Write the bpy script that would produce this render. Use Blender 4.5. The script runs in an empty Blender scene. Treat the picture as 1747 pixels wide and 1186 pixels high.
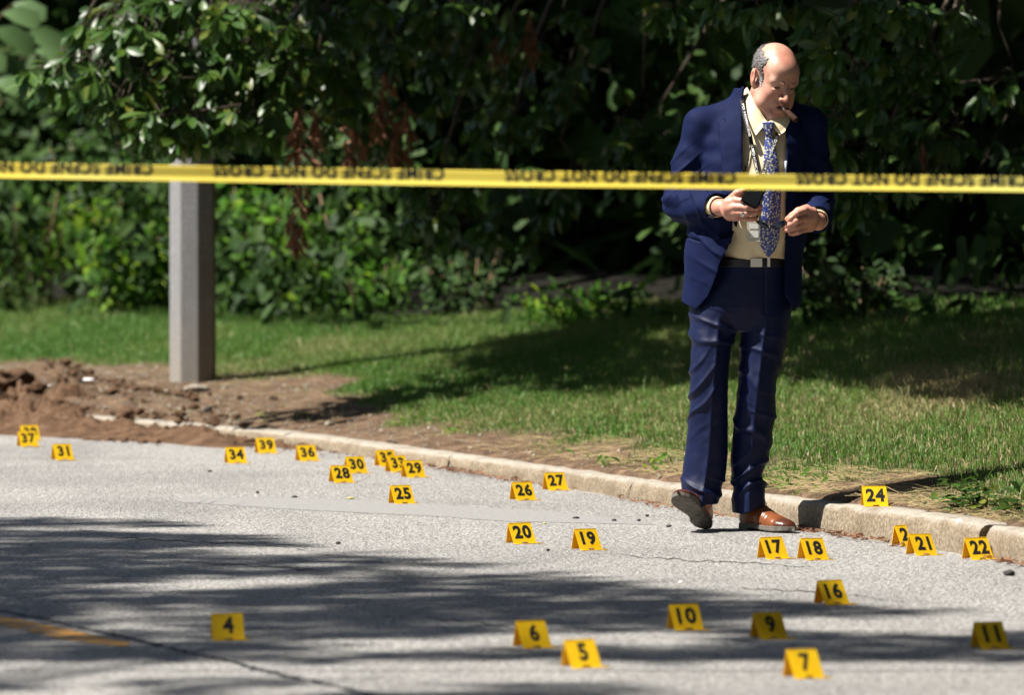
import bpy, math, random
import numpy as np
from mathutils import Vector, Matrix, noise as mnoise

scene = bpy.context.scene
col = scene.collection
random.seed(7)
rng = np.random.default_rng(7)

# ------------------------------------------------------------------ camera, world, sun, exposure
F = 1747 * 200.0 / 36.0          # focal length in pixels of the 1747 x 1186 photograph
CAM_H = 1.30
PITCH = math.atan(293.0 / F)
cam_data = bpy.data.cameras.new('camera')
cam = bpy.data.objects.new('camera', cam_data)
col.objects.link(cam)
scene.camera = cam
cam.location = (0, 0, CAM_H)
cam.rotation_euler = (math.pi / 2 - PITCH, 0, 0)
cam_data.lens = 200
cam_data.sensor_width = 36
cam_data.clip_start = 0.1
cam_data.clip_end = 1000
cam_data.dof.use_dof = True
cam_data.dof.focus_distance = 20.75
cam_data.dof.aperture_fstop = 4.0

SUN_EL = math.radians(57)
SUN_TH = math.radians(76)        # measured from the viewer's side round to the left
SUNV = np.array([-math.sin(SUN_TH) * math.cos(SUN_EL), -math.cos(SUN_TH) * math.cos(SUN_EL), math.sin(SUN_EL)])
world = bpy.data.worlds.new('World')
scene.world = world
world.use_nodes = True
wn = world.node_tree.nodes
sky = wn.new('ShaderNodeTexSky')
sky.sky_type = 'NISHITA'
sky.sun_disc = False
sky.sun_elevation = SUN_EL
sky.sun_rotation = math.atan2(SUNV[0], SUNV[1])
bg = wn['Background']
bg.inputs['Strength'].default_value = 0.058
world.node_tree.links.new(sky.outputs[0], bg.inputs['Color'])
sd = bpy.data.lights.new('sun', 'SUN')
sd.energy = 4.9
sd.angle = math.radians(0.53)
sd.color = (1.0, 0.955, 0.88)
sun = bpy.data.objects.new('sun', sd)
col.objects.link(sun)
sun.rotation_euler = Vector(SUNV).to_track_quat('Z', 'Y').to_euler()
scene.view_settings.view_transform = 'Standard'
scene.view_settings.look = 'None'
scene.view_settings.gamma = 1
scene.view_settings.use_curve_mapping = False
scene.view_settings.exposure = 1.25
scene.cycles.use_denoising = True
scene.cycles.max_bounces = 6
scene.cycles.transparent_max_bounces = 4
scene.cycles.caustics_reflective = False
scene.cycles.caustics_refractive = False

# ------------------------------------------------------------------ helpers
def ray(px, py):
    dx, dz = (px - 873.5) / F, -(py - 593.0) / F
    c, s = math.cos(PITCH), math.sin(PITCH)
    return np.array([dx, c + dz * s, dz * c - s])

def at(px, py, depth):
    r = ray(px, py)
    return r * (depth / r[1]) + np.array([0, 0, CAM_H])

def project(P):
    P = np.asarray(P, float)
    x, y, z = P[..., 0], P[..., 1], P[..., 2] - CAM_H
    c, s = math.cos(PITCH), math.sin(PITCH)
    d = y * c - z * s
    u = y * s + z * c
    return 873.5 + F * x / d, 593.0 - F * u / d

_kx = np.array([-60, -6, -2.6, -2.2, -1.87, -1.3, -0.9, -0.46, -0.06, 0.305, 0.5, 0.79, 0.98, 1.16, 1.35, 1.56, 1.72, 2.6, 6.0, 20.0])
_ky = np.array([125, 34.6, 29.75, 29.2, 28.7, 27.7, 26.9, 25.7, 24.5, 23.4, 22.7, 21.75, 21.2, 20.7, 20.15, 19.55, 18.95, 16.0, 4.5, -60.0])
_fx = np.linspace(-60, 20, 8001)
_fy = np.interp(_fx, _kx, _ky)
_ker = np.hanning(41); _ker /= _ker.sum()
_fy = np.convolve(np.pad(_fy, 20, mode='edge'), _ker, 'valid')
def yk(x):
    return np.interp(x, _fx, _fy)

SLOPE = 0.041
def hk(x):
    """height of the kerb, lower and half buried at its far end"""
    return np.interp(x, [-2.2, -0.5, 0.3, 1.0, 1.4], [0.058, 0.058, 0.068, 0.09, 0.10])
def ground_z(x, y):
    v = np.asarray(y) - yk(x)
    return np.where(v < 0, 0.0, hk(x) + SLOPE * np.clip(v, 0, 14) + 0.012 * np.clip(v - 14, 0, 60))

def pix_ground(px, py):
    r = ray(px, py)
    o = np.array([0, 0, CAM_H])
    t = np.linspace(9, 80, 7101)
    P = o + r * t[:, None]
    below = P[:, 2] <= ground_z(P[:, 0], P[:, 1])
    i = int(np.argmax(below))
    p = P[i]
    return np.array([p[0], p[1], float(ground_z(p[0], p[1]))])

def pix_road(px, py):
    r = ray(px, py)
    t = CAM_H / -r[2]
    return np.array([r[0] * t, r[1] * t, 0.0])

def displace(me, V, amt):
    n = np.zeros(len(V) * 3, np.float32); me.vertices.foreach_get('normal', n)
    V2 = V + n.reshape(-1, 3) * np.asarray(amt)[:, None]
    me.vertices.foreach_set('co', V2.astype(np.float32).ravel()); me.update()
    return V2

_N3 = np.random.default_rng(5).random((32, 32, 32))
def n3(P, scale, seed=0.0):
    q = np.asarray(P) * scale + seed * 7.31 + 100
    i = np.floor(q).astype(int); f = q - i; f = f * f * (3 - 2 * f)
    out = 0
    for a in (0, 1):
        for b in (0, 1):
            for c in (0, 1):
                w = (f[:, 0] if a else 1 - f[:, 0]) * (f[:, 1] if b else 1 - f[:, 1]) * (f[:, 2] if c else 1 - f[:, 2])
                out = out + w * _N3[(i[:, 0] + a) % 32, (i[:, 1] + b) % 32, (i[:, 2] + c) % 32]
    return out - 0.5

def pix_surf(px, py):
    r = ray(px, py)
    t = np.linspace(9, 60, 5101)
    P = np.array([0, 0, CAM_H]) + r * t[:, None]
    v = P[:, 1] - yk(P[:, 0])
    g = np.where(v < 0.3, ground_z(P[:, 0], P[:, 1]), surf_z(P[:, 0], P[:, 1]))
    i = int(np.argmax(P[:, 2] <= g))
    return np.array([P[i, 0], P[i, 1], g[i]])

def mesh_np(name, verts, faces, smooth=True):
    """faces: int array (n,3) or (n,4) or list of such arrays"""
    me = bpy.data.meshes.new(name)
    if not isinstance(faces, list):
        faces = [faces]
    faces = [np.asarray(f, np.int32) for f in faces if len(f)]
    verts = np.asarray(verts, np.float32)
    me.vertices.add(len(verts))
    me.vertices.foreach_set('co', verts.ravel())
    nl = sum(f.size for f in faces)
    npoly = sum(len(f) for f in faces)
    me.loops.add(nl)
    me.loops.foreach_set('vertex_index', np.concatenate([f.ravel() for f in faces]))
    me.polygons.add(npoly)
    tot = np.concatenate([np.full(len(f), f.shape[1], np.int32) for f in faces])
    st = np.concatenate([[0], np.cumsum(tot)[:-1]]).astype(np.int32)
    me.polygons.foreach_set('loop_start', st)
    try:
        me.polygons.foreach_set('loop_total', tot)
    except Exception:
        pass
    me.polygons.foreach_set('use_smooth', np.full(npoly, smooth))
    me.update(calc_edges=True)
    me.validate()
    return me

def attr(me, name, values):
    a = me.attributes.new(name, 'FLOAT', 'POINT')
    a.data.foreach_set('value', np.asarray(values, np.float32))

def link(name, me, mat=None, parent=None):
    o = bpy.data.objects.new(name, me)
    col.objects.link(o)
    if mat is not None and me is not None and not me.materials:
        me.materials.append(mat)
    if parent is not None:
        o.parent = parent
    return o

def empty(name, loc=(0, 0, 0), rz=0.0):
    o = bpy.data.objects.new(name, None)
    o.empty_display_size = 0.1
    col.objects.link(o)
    o.location = loc
    o.rotation_euler = (0, 0, rz)
    return o

def tag(o, label=None, cat=None, group=None, kind=None):
    if label: o['label'] = label
    if cat: o['category'] = cat
    if group: o['group'] = group
    if kind: o['kind'] = kind
    return o

class MB:
    """collects simple shapes into one mesh"""
    def __init__(s):
        s.v, s.f, s.n = [], [], 0
    def add(s, v, f):
        v = np.asarray(v, float)
        s.v.append(v)
        for q in f:
            s.f.append(tuple(int(i) + s.n for i in q))
        s.n += len(v)
    def box(s, c, h, R=None):
        c, h = np.asarray(c, float), np.asarray(h, float)
        v = np.array([[x, y, z] for x in (-1, 1) for y in (-1, 1) for z in (-1, 1)]) * h
        if R is not None: v = v @ np.asarray(R).T
        s.add(v + c, [(0, 1, 3, 2), (4, 6, 7, 5), (0, 4, 5, 1), (2, 3, 7, 6), (0, 2, 6, 4), (1, 5, 7, 3)])
    def tube(s, pts, rad, n=6):
        pts = np.asarray(pts, float)
        rad = np.broadcast_to(rad, len(pts))
        rings = []
        for i, p in enumerate(pts):
            t = pts[min(i + 1, len(pts) - 1)] - pts[max(i - 1, 0)]
            t = t / (np.linalg.norm(t) + 1e-9)
            a = np.cross(t, [0.31, 0.17, 0.93]); a /= np.linalg.norm(a) + 1e-9
            b = np.cross(t, a)
            an = np.arange(n) * 2 * math.pi / n
            rings.append(p + rad[i] * (np.cos(an)[:, None] * a + np.sin(an)[:, None] * b))
        v = np.concatenate(rings)
        f = []
        for i in range(len(pts) - 1):
            for k in range(n):
                k2 = (k + 1) % n
                f.append((i * n + k, i * n + k2, (i + 1) * n + k2, (i + 1) * n + k))
        f.append(tuple(range(n))[::-1])
        f.append(tuple((len(pts) - 1) * n + k for k in range(n)))
        s.add(v, f)
    def mesh(s, name, smooth=True):
        me = bpy.data.meshes.new(name)
        me.from_pydata(np.concatenate(s.v).tolist(), [], s.f)
        me.polygons.foreach_set('use_smooth', np.full(len(me.polygons), smooth))
        me.update()
        return me

def text_mesh(s, size, bold=0.0, xs=1.0, spacing=1.0):
    """flat lettering in the xy plane, returns verts, faces (centred)"""
    cu = bpy.data.curves.new('t', 'FONT')
    cu.body = s
    cu.size = size
    cu.offset = bold * size
    cu.space_character = spacing
    cu.resolution_u = 3
    cu.align_x = 'CENTER'
    cu.align_y = 'CENTER'
    ob = bpy.data.objects.new('t', cu)
    col.objects.link(ob)
    dg = bpy.context.evaluated_depsgraph_get()
    dg.update()
    me = ob.evaluated_get(dg).to_mesh()
    v = np.array([q.co[:] for q in me.vertices])
    f = [tuple(p.vertices) for p in me.polygons]
    ob.evaluated_get(dg).to_mesh_clear()
    bpy.data.objects.remove(ob)
    bpy.data.curves.remove(cu)
    v[:, 0] -= (v[:, 0].min() + v[:, 0].max()) / 2
    v[:, 1] -= (v[:, 1].min() + v[:, 1].max()) / 2
    v[:, 0] *= xs
    return v, f

def fbm(x, y, scale, seed=0, octaves=3):
    """cheap vectorised value noise, 0..1-ish"""
    out = np.zeros(np.broadcast(x, y).shape)
    amp, tot = 1.0, 0.0
    for o in range(octaves):
        r = np.random.default_rng(1000 + seed * 17 + o)
        T = r.random((128, 128))
        u, v = (np.asarray(x) * scale) + 37.3 * o, (np.asarray(y) * scale) + 11.9 * o
        iu, iv = np.floor(u).astype(int), np.floor(v).astype(int)
        fu, fv = u - iu, v - iv
        fu, fv = fu * fu * (3 - 2 * fu), fv * fv * (3 - 2 * fv)
        g = lambda a, b: T[(iu + a) % 128, (iv + b) % 128]
        out = out + amp * ((g(0, 0) * (1 - fu) + g(1, 0) * fu) * (1 - fv) + (g(0, 1) * (1 - fu) + g(1, 1) * fu) * fv)
        tot += amp
        amp *= 0.5
        scale *= 2.03
    return out / tot

def in_poly(px, py, poly):
    poly = np.asarray(poly, float)
    inside = np.zeros(np.shape(px), bool)
    j = len(poly) - 1
    for i in range(len(poly)):
        xi, yi = poly[i]; xj, yj = poly[j]
        c = ((yi > py) != (yj > py)) & (px < (xj - xi) * (py - yi) / (yj - yi + 1e-12) + xi)
        inside ^= c
        j = i
    return inside

# ------------------------------------------------------------------ material helpers
class M:
    def __init__(s, name, base=(0.5, 0.5, 0.5), rough=0.6, spec=0.5, **kw):
        s.m = bpy.data.materials.new(name)
        s.m.use_nodes = True
        s.nt = s.m.node_tree
        s.b = s.nt.nodes['Principled BSDF']
        s.b.inputs['Base Color'].default_value = (*base, 1)
        s.b.inputs['Roughness'].default_value = rough
        s.b.inputs['Specular IOR Level'].default_value = spec
        for k, v in kw.items():
            s.b.inputs[k.replace('_', ' ')].default_value = v
        s._co = None
    def n(s, t, **props):
        nd = s.nt.nodes.new(t)
        for k, v in props.items(): setattr(nd, k, v)
        return nd
    def l(s, a, b): s.nt.links.new(a, b)
    def co(s, scale=(1, 1, 1), obj=False):
        if s._co is None:
            s._co = s.n('ShaderNodeTexCoord')
        mp = s.n('ShaderNodeMapping')
        mp.inputs['Scale'].default_value = scale
        if obj:
            s.l(s._co.outputs['Object'], mp.inputs[0])
        else:
            g = s.n('ShaderNodeNewGeometry')
            s.l(g.outputs['Position'], mp.inputs[0])
        return mp.outputs[0]
    def noise(s, scale, detail=3, rough=0.5, vec=None, dim='3D'):
        t = s.n('ShaderNodeTexNoise')
        t.inputs['Scale'].default_value = scale
        t.inputs['Detail'].default_value = detail
        t.inputs['Roughness'].default_value = rough
        s.l(vec if vec is not None else s.co(), t.inputs['Vector'])
        return t.outputs['Fac']
    def voro(s, scale, vec=None, feature='F1', out='Distance'):
        t = s.n('ShaderNodeTexVoronoi', feature=feature)
        t.inputs['Scale'].default_value = scale
        s.l(vec if vec is not None else s.co(), t.inputs['Vector'])
        return t.outputs[out]
    def ramp(s, fac, stops):
        r = s.n('ShaderNodeValToRGB')
        e = r.color_ramp.elements
        while len(e) < len(stops): e.new(0.5)
        for q, (p, c) in zip(e, stops):
            q.position = p
            q.color = (*c, 1) if not isinstance(c, (int, float)) else (c, c, c, 1)
        s.l(fac, r.inputs[0])
        return r.outputs[0]
    def mix(s, fac, a, b, mode='MIX'):
        m = s.n('ShaderNodeMix', data_type='RGBA', blend_type=mode)
        for sock, v in ((m.inputs[0], fac), (m.inputs[6], a), (m.inputs[7], b)):
            if hasattr(v, 'is_linked') or hasattr(v, 'links'): s.l(v, sock)
            elif isinstance(v, (int, float)): sock.default_value = v if sock == m.inputs[0] else (v, v, v, 1)
            else: sock.default_value = (*v, 1)
        return m.outputs[2]
    def math(s, op, a, b=0.0):
        m = s.n('ShaderNodeMath', operation=op)
        for sock, v in ((m.inputs[0], a), (m.inputs[1], b)):
            if hasattr(v, 'links'): s.l(v, sock)
            else: sock.default_value = v
        return m.outputs[0]
    def attr(s, name):
        a = s.n('ShaderNodeAttribute', attribute_name=name)
        return a.outputs['Fac']
    def color(s, sock): s.l(sock, s.b.inputs['Base Color']); return s
    def rough(s, sock): s.l(sock, s.b.inputs['Roughness']); return s
    def bump(s, h, strength=0.5, dist=0.01):
        b = s.n('ShaderNodeBump')
        b.inputs['Strength'].default_value = strength
        b.inputs['Distance'].default_value = dist
        s.l(h, b.inputs['Height'])
        s.l(b.outputs[0], s.b.inputs['Normal'])
        return s
    def translucent(s, fac, colsock=None, colour=None):
        t = s.n('ShaderNodeBsdfTranslucent')
        if colsock is not None: s.l(colsock, t.inputs[0])
        else: t.inputs[0].default_value = (*colour, 1)
        mx = s.n('ShaderNodeMixShader')
        mx.inputs[0].default_value = fac
        s.l(s.b.outputs[0], mx.inputs[1]); s.l(t.outputs[0], mx.inputs[2])
        s.l(mx.outputs[0], s.nt.nodes['Material Output'].inputs['Surface'])
        return s
# ------------------------------------------------------------------ materials of the setting
mt = M('asphalt', rough=0.85, spec=0.25)
chips = mt.voro(75)
mid = mt.noise(34, 5, 0.85)
fine = mt.noise(190, 2)
big = mt.noise(0.55, 4, 0.6)
streak = mt.noise(1.0, 4, 0.6, mt.co((0.9, 0.25, 1)))
hsum = mt.math('ADD', mt.math('ADD', mt.math('MULTIPLY', chips, 0.45), mt.math('MULTIPLY', mid, 0.8)), mt.math('MULTIPLY', fine, 0.25))
c = mt.ramp(hsum, [(0.52, (0.05, 0.047, 0.044)), (0.62, (0.22, 0.21, 0.20)), (0.77, (0.42, 0.402, 0.382)), (0.95, (0.58, 0.56, 0.535))])
c = mt.mix(mt.ramp(big, [(0.40, 0.0), (0.7, 0.4)]), c, (0.15, 0.146, 0.143))
c = mt.mix(mt.ramp(streak, [(0.50, 0.0), (0.64, 0.30)]), c, (0.13, 0.127, 0.124))
mt.color(c)
mt.bump(hsum, 1.0, 0.028)
MAT_ROAD = mt.m

mt = M('road seal patch', rough=0.75, spec=0.3)
mt.color(mt.ramp(mt.noise(60, 4), [(0.3, (0.17, 0.166, 0.162)), (0.7, (0.265, 0.257, 0.25))]))
mt.bump(mt.noise(120, 4), 0.45, 0.006)
MAT_SEAL = mt.m

mt = M('worn road paint', rough=0.7, spec=0.3)
mt.color(mt.mix(mt.ramp(mt.noise(14, 5, 0.65), [(0.42, 0.0), (0.6, 1.0)]), (0.50, 0.24, 0.035), (0.16, 0.13, 0.10)))
mt.bump(mt.noise(150, 2), 0.4, 0.004)
MAT_PAINT = mt.m

mt = M('tar crack', (0.022, 0.022, 0.023), 0.6)
MAT_TAR = mt.m

mt = M('verge soil', rough=0.95, spec=0.15)
s1 = mt.ramp(mt.noise(9, 6, 0.65), [(0.3, (0.050, 0.030, 0.018)), (0.5, (0.112, 0.070, 0.043)), (0.72, (0.22, 0.145, 0.092))])
s1 = mt.mix(mt.ramp(mt.voro(60), [(0.12, 0.6), (0.3, 0.0)]), s1, (0.30, 0.24, 0.17))
g1 = mt.ramp(mt.noise(40, 3), [(0.3, (0.03, 0.034, 0.012)), (0.7, (0.10, 0.085, 0.04))])
fl = mt.ramp(mt.noise(14, 5, 0.7), [(0.3, (0.004, 0.004, 0.003)), (0.7, (0.014, 0.012, 0.008))])  # leaf litter, near black: the wood's shade is painted in too
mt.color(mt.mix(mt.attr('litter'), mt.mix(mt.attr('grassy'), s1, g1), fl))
mt.bump(mt.noise(55, 5, 0.7), 0.7, 0.03)
MAT_SOIL = mt.m

mt = M('spilled soil', rough=0.95, spec=0.15)
mt.color(mt.ramp(mt.noise(8, 6, 0.7), [(0.28, (0.042, 0.022, 0.012)), (0.5, (0.115, 0.066, 0.038)), (0.74, (0.21, 0.130, 0.080))]))
mt.bump(mt.noise(60, 5, 0.7), 0.8, 0.025)
MAT_SPOIL = mt.m

mt = M('kerb concrete', rough=0.9, spec=0.2)
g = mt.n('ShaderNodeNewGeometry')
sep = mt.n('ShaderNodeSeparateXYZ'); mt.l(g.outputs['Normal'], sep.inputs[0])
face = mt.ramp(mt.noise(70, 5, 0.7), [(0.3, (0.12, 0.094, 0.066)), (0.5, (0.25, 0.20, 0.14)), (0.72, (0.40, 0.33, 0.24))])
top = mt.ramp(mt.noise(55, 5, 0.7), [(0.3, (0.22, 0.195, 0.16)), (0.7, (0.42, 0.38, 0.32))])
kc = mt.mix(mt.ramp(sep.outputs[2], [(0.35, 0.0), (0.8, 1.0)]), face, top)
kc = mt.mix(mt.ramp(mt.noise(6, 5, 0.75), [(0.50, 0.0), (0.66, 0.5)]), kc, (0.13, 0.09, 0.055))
kc = mt.mix(mt.ramp(mt.voro(110), [(0.1, 0.6), (0.25, 0.0)]), kc, (0.075, 0.06, 0.045))
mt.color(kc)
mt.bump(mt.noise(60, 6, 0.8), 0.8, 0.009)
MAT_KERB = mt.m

mt = M('lawn grass', rough=0.5, spec=0.35)
gc = mt.ramp(mt.attr('dry'), [(0.0, (0.075, 0.185, 0.024)), (0.35, (0.135, 0.225, 0.042)), (0.60, (0.23, 0.255, 0.090)), (0.80, (0.38, 0.29, 0.145)), (1.0, (0.50, 0.38, 0.23))])
mt.color(gc)
mt.translucent(0.38, gc)
MAT_GRASS = mt.m

# ------------------------------------------------------------------ road
me = mesh_np('road', [[-60, -40, 0], [60, -40, 0], [60, 140, 0], [-60, 140, 0]], np.array([[0, 1, 2, 3]]), False)
tag(link('road', me, MAT_ROAD), kind='structure')

def ground_strip(name, left, right, z, mat, n=60, wob=0.0, wav=0.0):
    """a flat sheet between two polylines in plan"""
    L, R = np.asarray(left, float), np.asarray(right, float)
    t = np.linspace(0, 1, n)
    def rs(P):
        s = np.concatenate([[0], np.cumsum(np.linalg.norm(np.diff(P, axis=0), axis=1))]); s /= s[-1]
        return np.stack([np.interp(t, s, P[:, 0]), np.interp(t, s, P[:, 1])], 1)
    a, b = rs(L), rs(R)
    a += wob * (rng.random(a.shape) - 0.5); b += wob * (rng.random(b.shape) - 0.5)
    if wav:
        a = a + wav * (fbm(a[:, 0], a[:, 1], 2.0, 61)[:, None] - 0.5); b = b + wav * (fbm(b[:, 0], b[:, 1], 2.0, 62)[:, None] - 0.5)
    v = np.zeros((2 * n, 3)); v[:n, :2] = a; v[n:, :2] = b; v[:, 2] = z
    i = np.arange(n - 1)
    f = np.stack([i, n + i, n + i + 1, i + 1], 1)
    return tag(link(name, mesh_np(name, v, f, False), mat), kind='structure')

pg = lambda *q: [pix_ground(*a)[:2] for a in q]
ground_strip('road_patch', pg((300, 850), (470, 848), (660, 857), (850, 868), (1010, 880), (1110, 892)), pg((305, 857), (450, 867), (700, 879), (900, 890), (1108, 896)), 0.0012, MAT_SEAL, n=150, wob=0.02, wav=0.12)
ground_strip('road_marking', pg((-420, 965), (0, 1052), (110, 1074), (222, 1098)), pg((-420, 980), (0, 1068), (110, 1093), (215, 1106)), 0.0016, MAT_PAINT, wob=0.01)
ck = [(-300, 985), (0, 1042), (60, 1052), (120, 1067), (185, 1080), (260, 1097), (330, 1115), (400, 1130), (480, 1151), (560, 1168), (700, 1200)]
ground_strip('road_crack', pg(*ck), pg(*[(x, y + 3 + (i % 3) * 1.2) for i, (x, y) in enumerate(ck)]), 0.0012, MAT_TAR, n=200, wob=0.03)

MAT_HAIRLINE = M('weathered hairline crack', (0.07, 0.066, 0.063), 0.9).m
for i, q in enumerate([[(60, 908), (260, 921), (430, 930), (560, 941)], [(1010, 944), (1150, 955), (1290, 961), (1400, 971)], [(300, 958), (480, 969), (610, 980)], [(1240, 1003), (1400, 1012), (1560, 1030)], [(640, 1052), (800, 1062), (930, 1079)]]):
    dense = []
    for a, b in zip(q[:-1], q[1:]):
        dense += [(a[0] + (b[0] - a[0]) * t / 12, a[1] + (b[1] - a[1]) * t / 12 + 7 * (fbm(np.array(a[0] * 0.03 + t * 0.9), np.array(i * 3.0), 1.0, 66) - 0.5)) for t in range(12)]
    nd = len(dense)
    ground_strip('road_crack', pg(*dense), pg(*[(x, y + (0.3 + 1.5 * float(fbm(np.array(x * 0.05), np.array(i * 5.0), 1.0, 67))) * math.sin(math.pi * (j + 0.5) / nd)) for j, (x, y) in enumerate(dense)]), 0.0014, MAT_HAIRLINE, n=160, wob=0.015)

# ------------------------------------------------------------------ verge
xs = np.concatenate([np.linspace(-60, -6, 40)[:-1], np.linspace(-6, 6, 260), np.linspace(6, 60, 40)[1:]])
vs = np.concatenate([np.linspace(0.12, 6, 130), np.linspace(6, 24, 90)[1:], np.linspace(24, 140, 30)[1:]])
X, V = np.meshgrid(xs, vs, indexing='ij')
Y = yk(np.clip(X, -60, 20)) + V
DB = [(-300, 628), (0, 628), (290, 630), (430, 636), (545, 648), (620, 697), (760, 735), (950, 768), (1100, 796), (1190, 814), (1400, 838), (1600, 858), (1747, 900), (2000, 960)]
_db = np.array([pix_ground(*q)[:2] for q in DB])
_o = np.argsort(_db[:, 0])
def dirt_v(x):
    """width of the bare strip behind the kerb, along y"""
    return np.interp(x, _db[_o, 0], (_db[:, 1] - yk(_db[:, 0]))[_o])
def grassiness(x, y):
    v = y - yk(x)
    w = dirt_v(x)
    nz = fbm(x, y * 0.6, 2.2, 3) - 0.5
    return np.clip((v - w - 0.45) / 1.3 + 0.45 + 2.6 * nz, 0, 1)
Z = hk(X) + SLOPE * np.clip(V, 0, 14) + 0.012 * np.clip(V - 14, 0, 60)
near = np.exp(-((X + 0.0) / 7) ** 2)
Z = Z + near * (0.03 * (fbm(X, Y, 1.2, 1) - 0.5) + 0.016 * (fbm(X, Y, 6.0, 2) - 0.5))
Z = np.where(V < 0.42, Z - 0.03 * np.clip((0.42 - V) / 0.2, 0, 1), Z)
hump = np.exp(-(((X + 2.55) / 0.5) ** 2 + ((V - 1.3) / 1.2) ** 2))
Z = Z + hump * (0.09 + 0.22 * (fbm(X, Y * 0.7, 4.5, 8, 4) - 0.38))
G = grassiness(X, Y)
n1, n2 = X.shape
idx = np.arange(n1 * n2).reshape(n1, n2)
f = np.stack([idx[:-1, :-1], idx[1:, :-1], idx[1:, 1:], idx[:-1, 1:]], -1).reshape(-1, 4)
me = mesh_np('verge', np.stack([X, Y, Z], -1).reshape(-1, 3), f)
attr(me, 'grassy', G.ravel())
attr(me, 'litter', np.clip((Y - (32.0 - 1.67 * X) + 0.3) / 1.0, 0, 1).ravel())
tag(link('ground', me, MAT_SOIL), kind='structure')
def surf_z(x, y):
    v = y - yk(x)
    z = hk(x) + SLOPE * np.clip(v, 0, 14) + 0.03 * (fbm(x, y, 1.2, 1) - 0.5) + 0.016 * (fbm(x, y, 6.0, 2) - 0.5)
    h = np.exp(-(((x + 2.55) / 0.5) ** 2 + ((v - 1.3) / 1.2) ** 2))
    return z + h * (0.09 + 0.22 * (fbm(x, y * 0.7, 4.5, 8, 4) - 0.38))

# ------------------------------------------------------------------ kerb, stone by stone
kerb = tag(empty('kerb'), kind='structure')
kxs = np.linspace(-5.0, 4.0, 1800)
kp = np.stack([kxs, yk(kxs)], 1)
ks = np.concatenate([[0], np.cumsum(np.linalg.norm(np.diff(kp, axis=0), axis=1))])
def s_of_px(px, py):
    p = pix_ground(px, py)[:2]
    return ks[np.argmin(((kp - p) ** 2).sum(1))]
joints = [0.0, 1.9, 3.6, s_of_px(208, 722), s_of_px(478, 757), s_of_px(760, 800), s_of_px(1060, 852), s_of_px(1424, 911), s_of_px(1640, 951), ks[-1] - 3.4, ks[-1]]
joints = sorted(joints)
prof = np.array([[0.0, -0.05], [0.0, 0.0], [0.004, 0.045], [0.008, 0.078], [0.014, 0.094], [0.028, 0.104], [0.06, 0.106], [0.11, 0.107], [0.152, 0.104], [0.158, 0.09], [0.16, -0.02]])
for i in range(len(joints) - 1):
    s0, s1 = joints[i] + 0.005, joints[i + 1] - 0.005
    n = max(8, int((s1 - s0) / 0.028))
    ss = np.linspace(s0, s1, n)
    cx, cy = np.interp(ss, ks, kp[:, 0]), np.interp(ss, ks, kp[:, 1])
    tx, ty = np.gradient(cx), np.gradient(cy)
    L = np.hypot(tx, ty); nx, ny = -ty / L, tx / L
    sg = np.sign(ny); nx, ny = nx * sg, ny * sg          # towards the verge
    push = (rng.random() - 0.5) * 0.014
    lift = (rng.random() - 0.5) * 0.01
    if abs(joints[i] - s_of_px(1424, 911)) < 0.02: push, lift = -0.022, 0.008
    v = []
    for k in range(n):
        e = min(ss[k] - s0, s1 - ss[k])
        rd = 0.012 * math.exp(-e / 0.02)
        for (o, h) in prof:
            a = fbm(np.array(ss[k] * 9), np.array(o * 60 + h * 60), 1.0, 20 + i)
            oo = o + push + (0.020 * (a - 0.5) if h > -0.02 else 0) + (rd if o < 0.03 else 0)
            hh = h + (lift + 0.016 * (fbm(np.array(ss[k] * 5), np.array(o * 40), 1.0, 40 + i) - 0.5) - rd * 0.6 if h > 0.05 else 0)
            v.append((cx[k] + nx[k] * oo, cy[k] + ny[k] * oo, hh * (float(hk(cx[k])) / 0.1 if hh > 0 else 1)))
    m = len(prof)
    f = [(k * m + j, k * m + j + 1, (k + 1) * m + j + 1, (k + 1) * m + j) for k in range(n - 1) for j in range(m - 1)]
    f += [tuple(range(m)), tuple((n - 1) * m + j for j in range(m))[::-1]]
    me = bpy.data.meshes.new('kerb_stone'); me.from_pydata(v, [], f)
    me.polygons.foreach_set('use_smooth', np.full(len(me.polygons), True)); me.update()
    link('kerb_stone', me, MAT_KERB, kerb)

# ------------------------------------------------------------------ soil spilled over the kerb on to the road
gx, gv = np.linspace(-4.2, -0.7, 300), np.linspace(-1.7, 1.1, 180)
X, V = np.meshgrid(gx, gv, indexing='ij')
Y = yk(X) + V
nz = fbm(X, Y * 0.8, 3.0, 5, 4)
wl = np.interp(X, [-4.2, -2.6, -1.9, -1.45, -1.15, -0.7], [1.5, 1.25, 0.95, 0.6, 0.3, 0.0])
pz = np.clip(1 + V / (wl + 1e-3), 0, 1)
H = pz ** 0.8 * np.interp(X, [-4.2, -2.35, -2.15, -1.75, -1.3, -0.9], [0.10, 0.085, 0.075, 0.055, 0.03, 0.0]) * (0.25 + 1.5 * nz)
H += pz * 0.10 * np.clip(fbm(X, Y * 0.8, 8, 6, 3) - 0.5, 0, 1) * 2 + pz * 0.13 * np.clip(fbm(X, Y, 28, 9, 2) - 0.45, 0, 1)
lump = np.exp(-(((X + 1.93) / 0.10) ** 2 + ((V + 0.25) / 0.2) ** 2)) * 0.05 + np.exp(-(((X + 1.52) / 0.16) ** 2 + ((V + 0.42) / 0.25) ** 2)) * 0.05
H += lump * (0.6 + 0.8 * nz)
nearc = np.clip((X + 2.3) / 0.25, 0, 1)
H = H * (1 - nearc * np.clip((V + 0.45) / 0.4, 0, 1) * 0.55)
H = np.where((V > -0.12) & (X > -2.2), np.minimum(H, 0.042), H)
fade = np.clip((1.1 - V) / 0.5, 0, 1)
Z = np.where(V > 0, hk(X) + SLOPE * V + (H - 0.058) * fade - 0.012 - 0.03 * nearc, H - 0.006)
n1, n2 = X.shape
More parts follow.
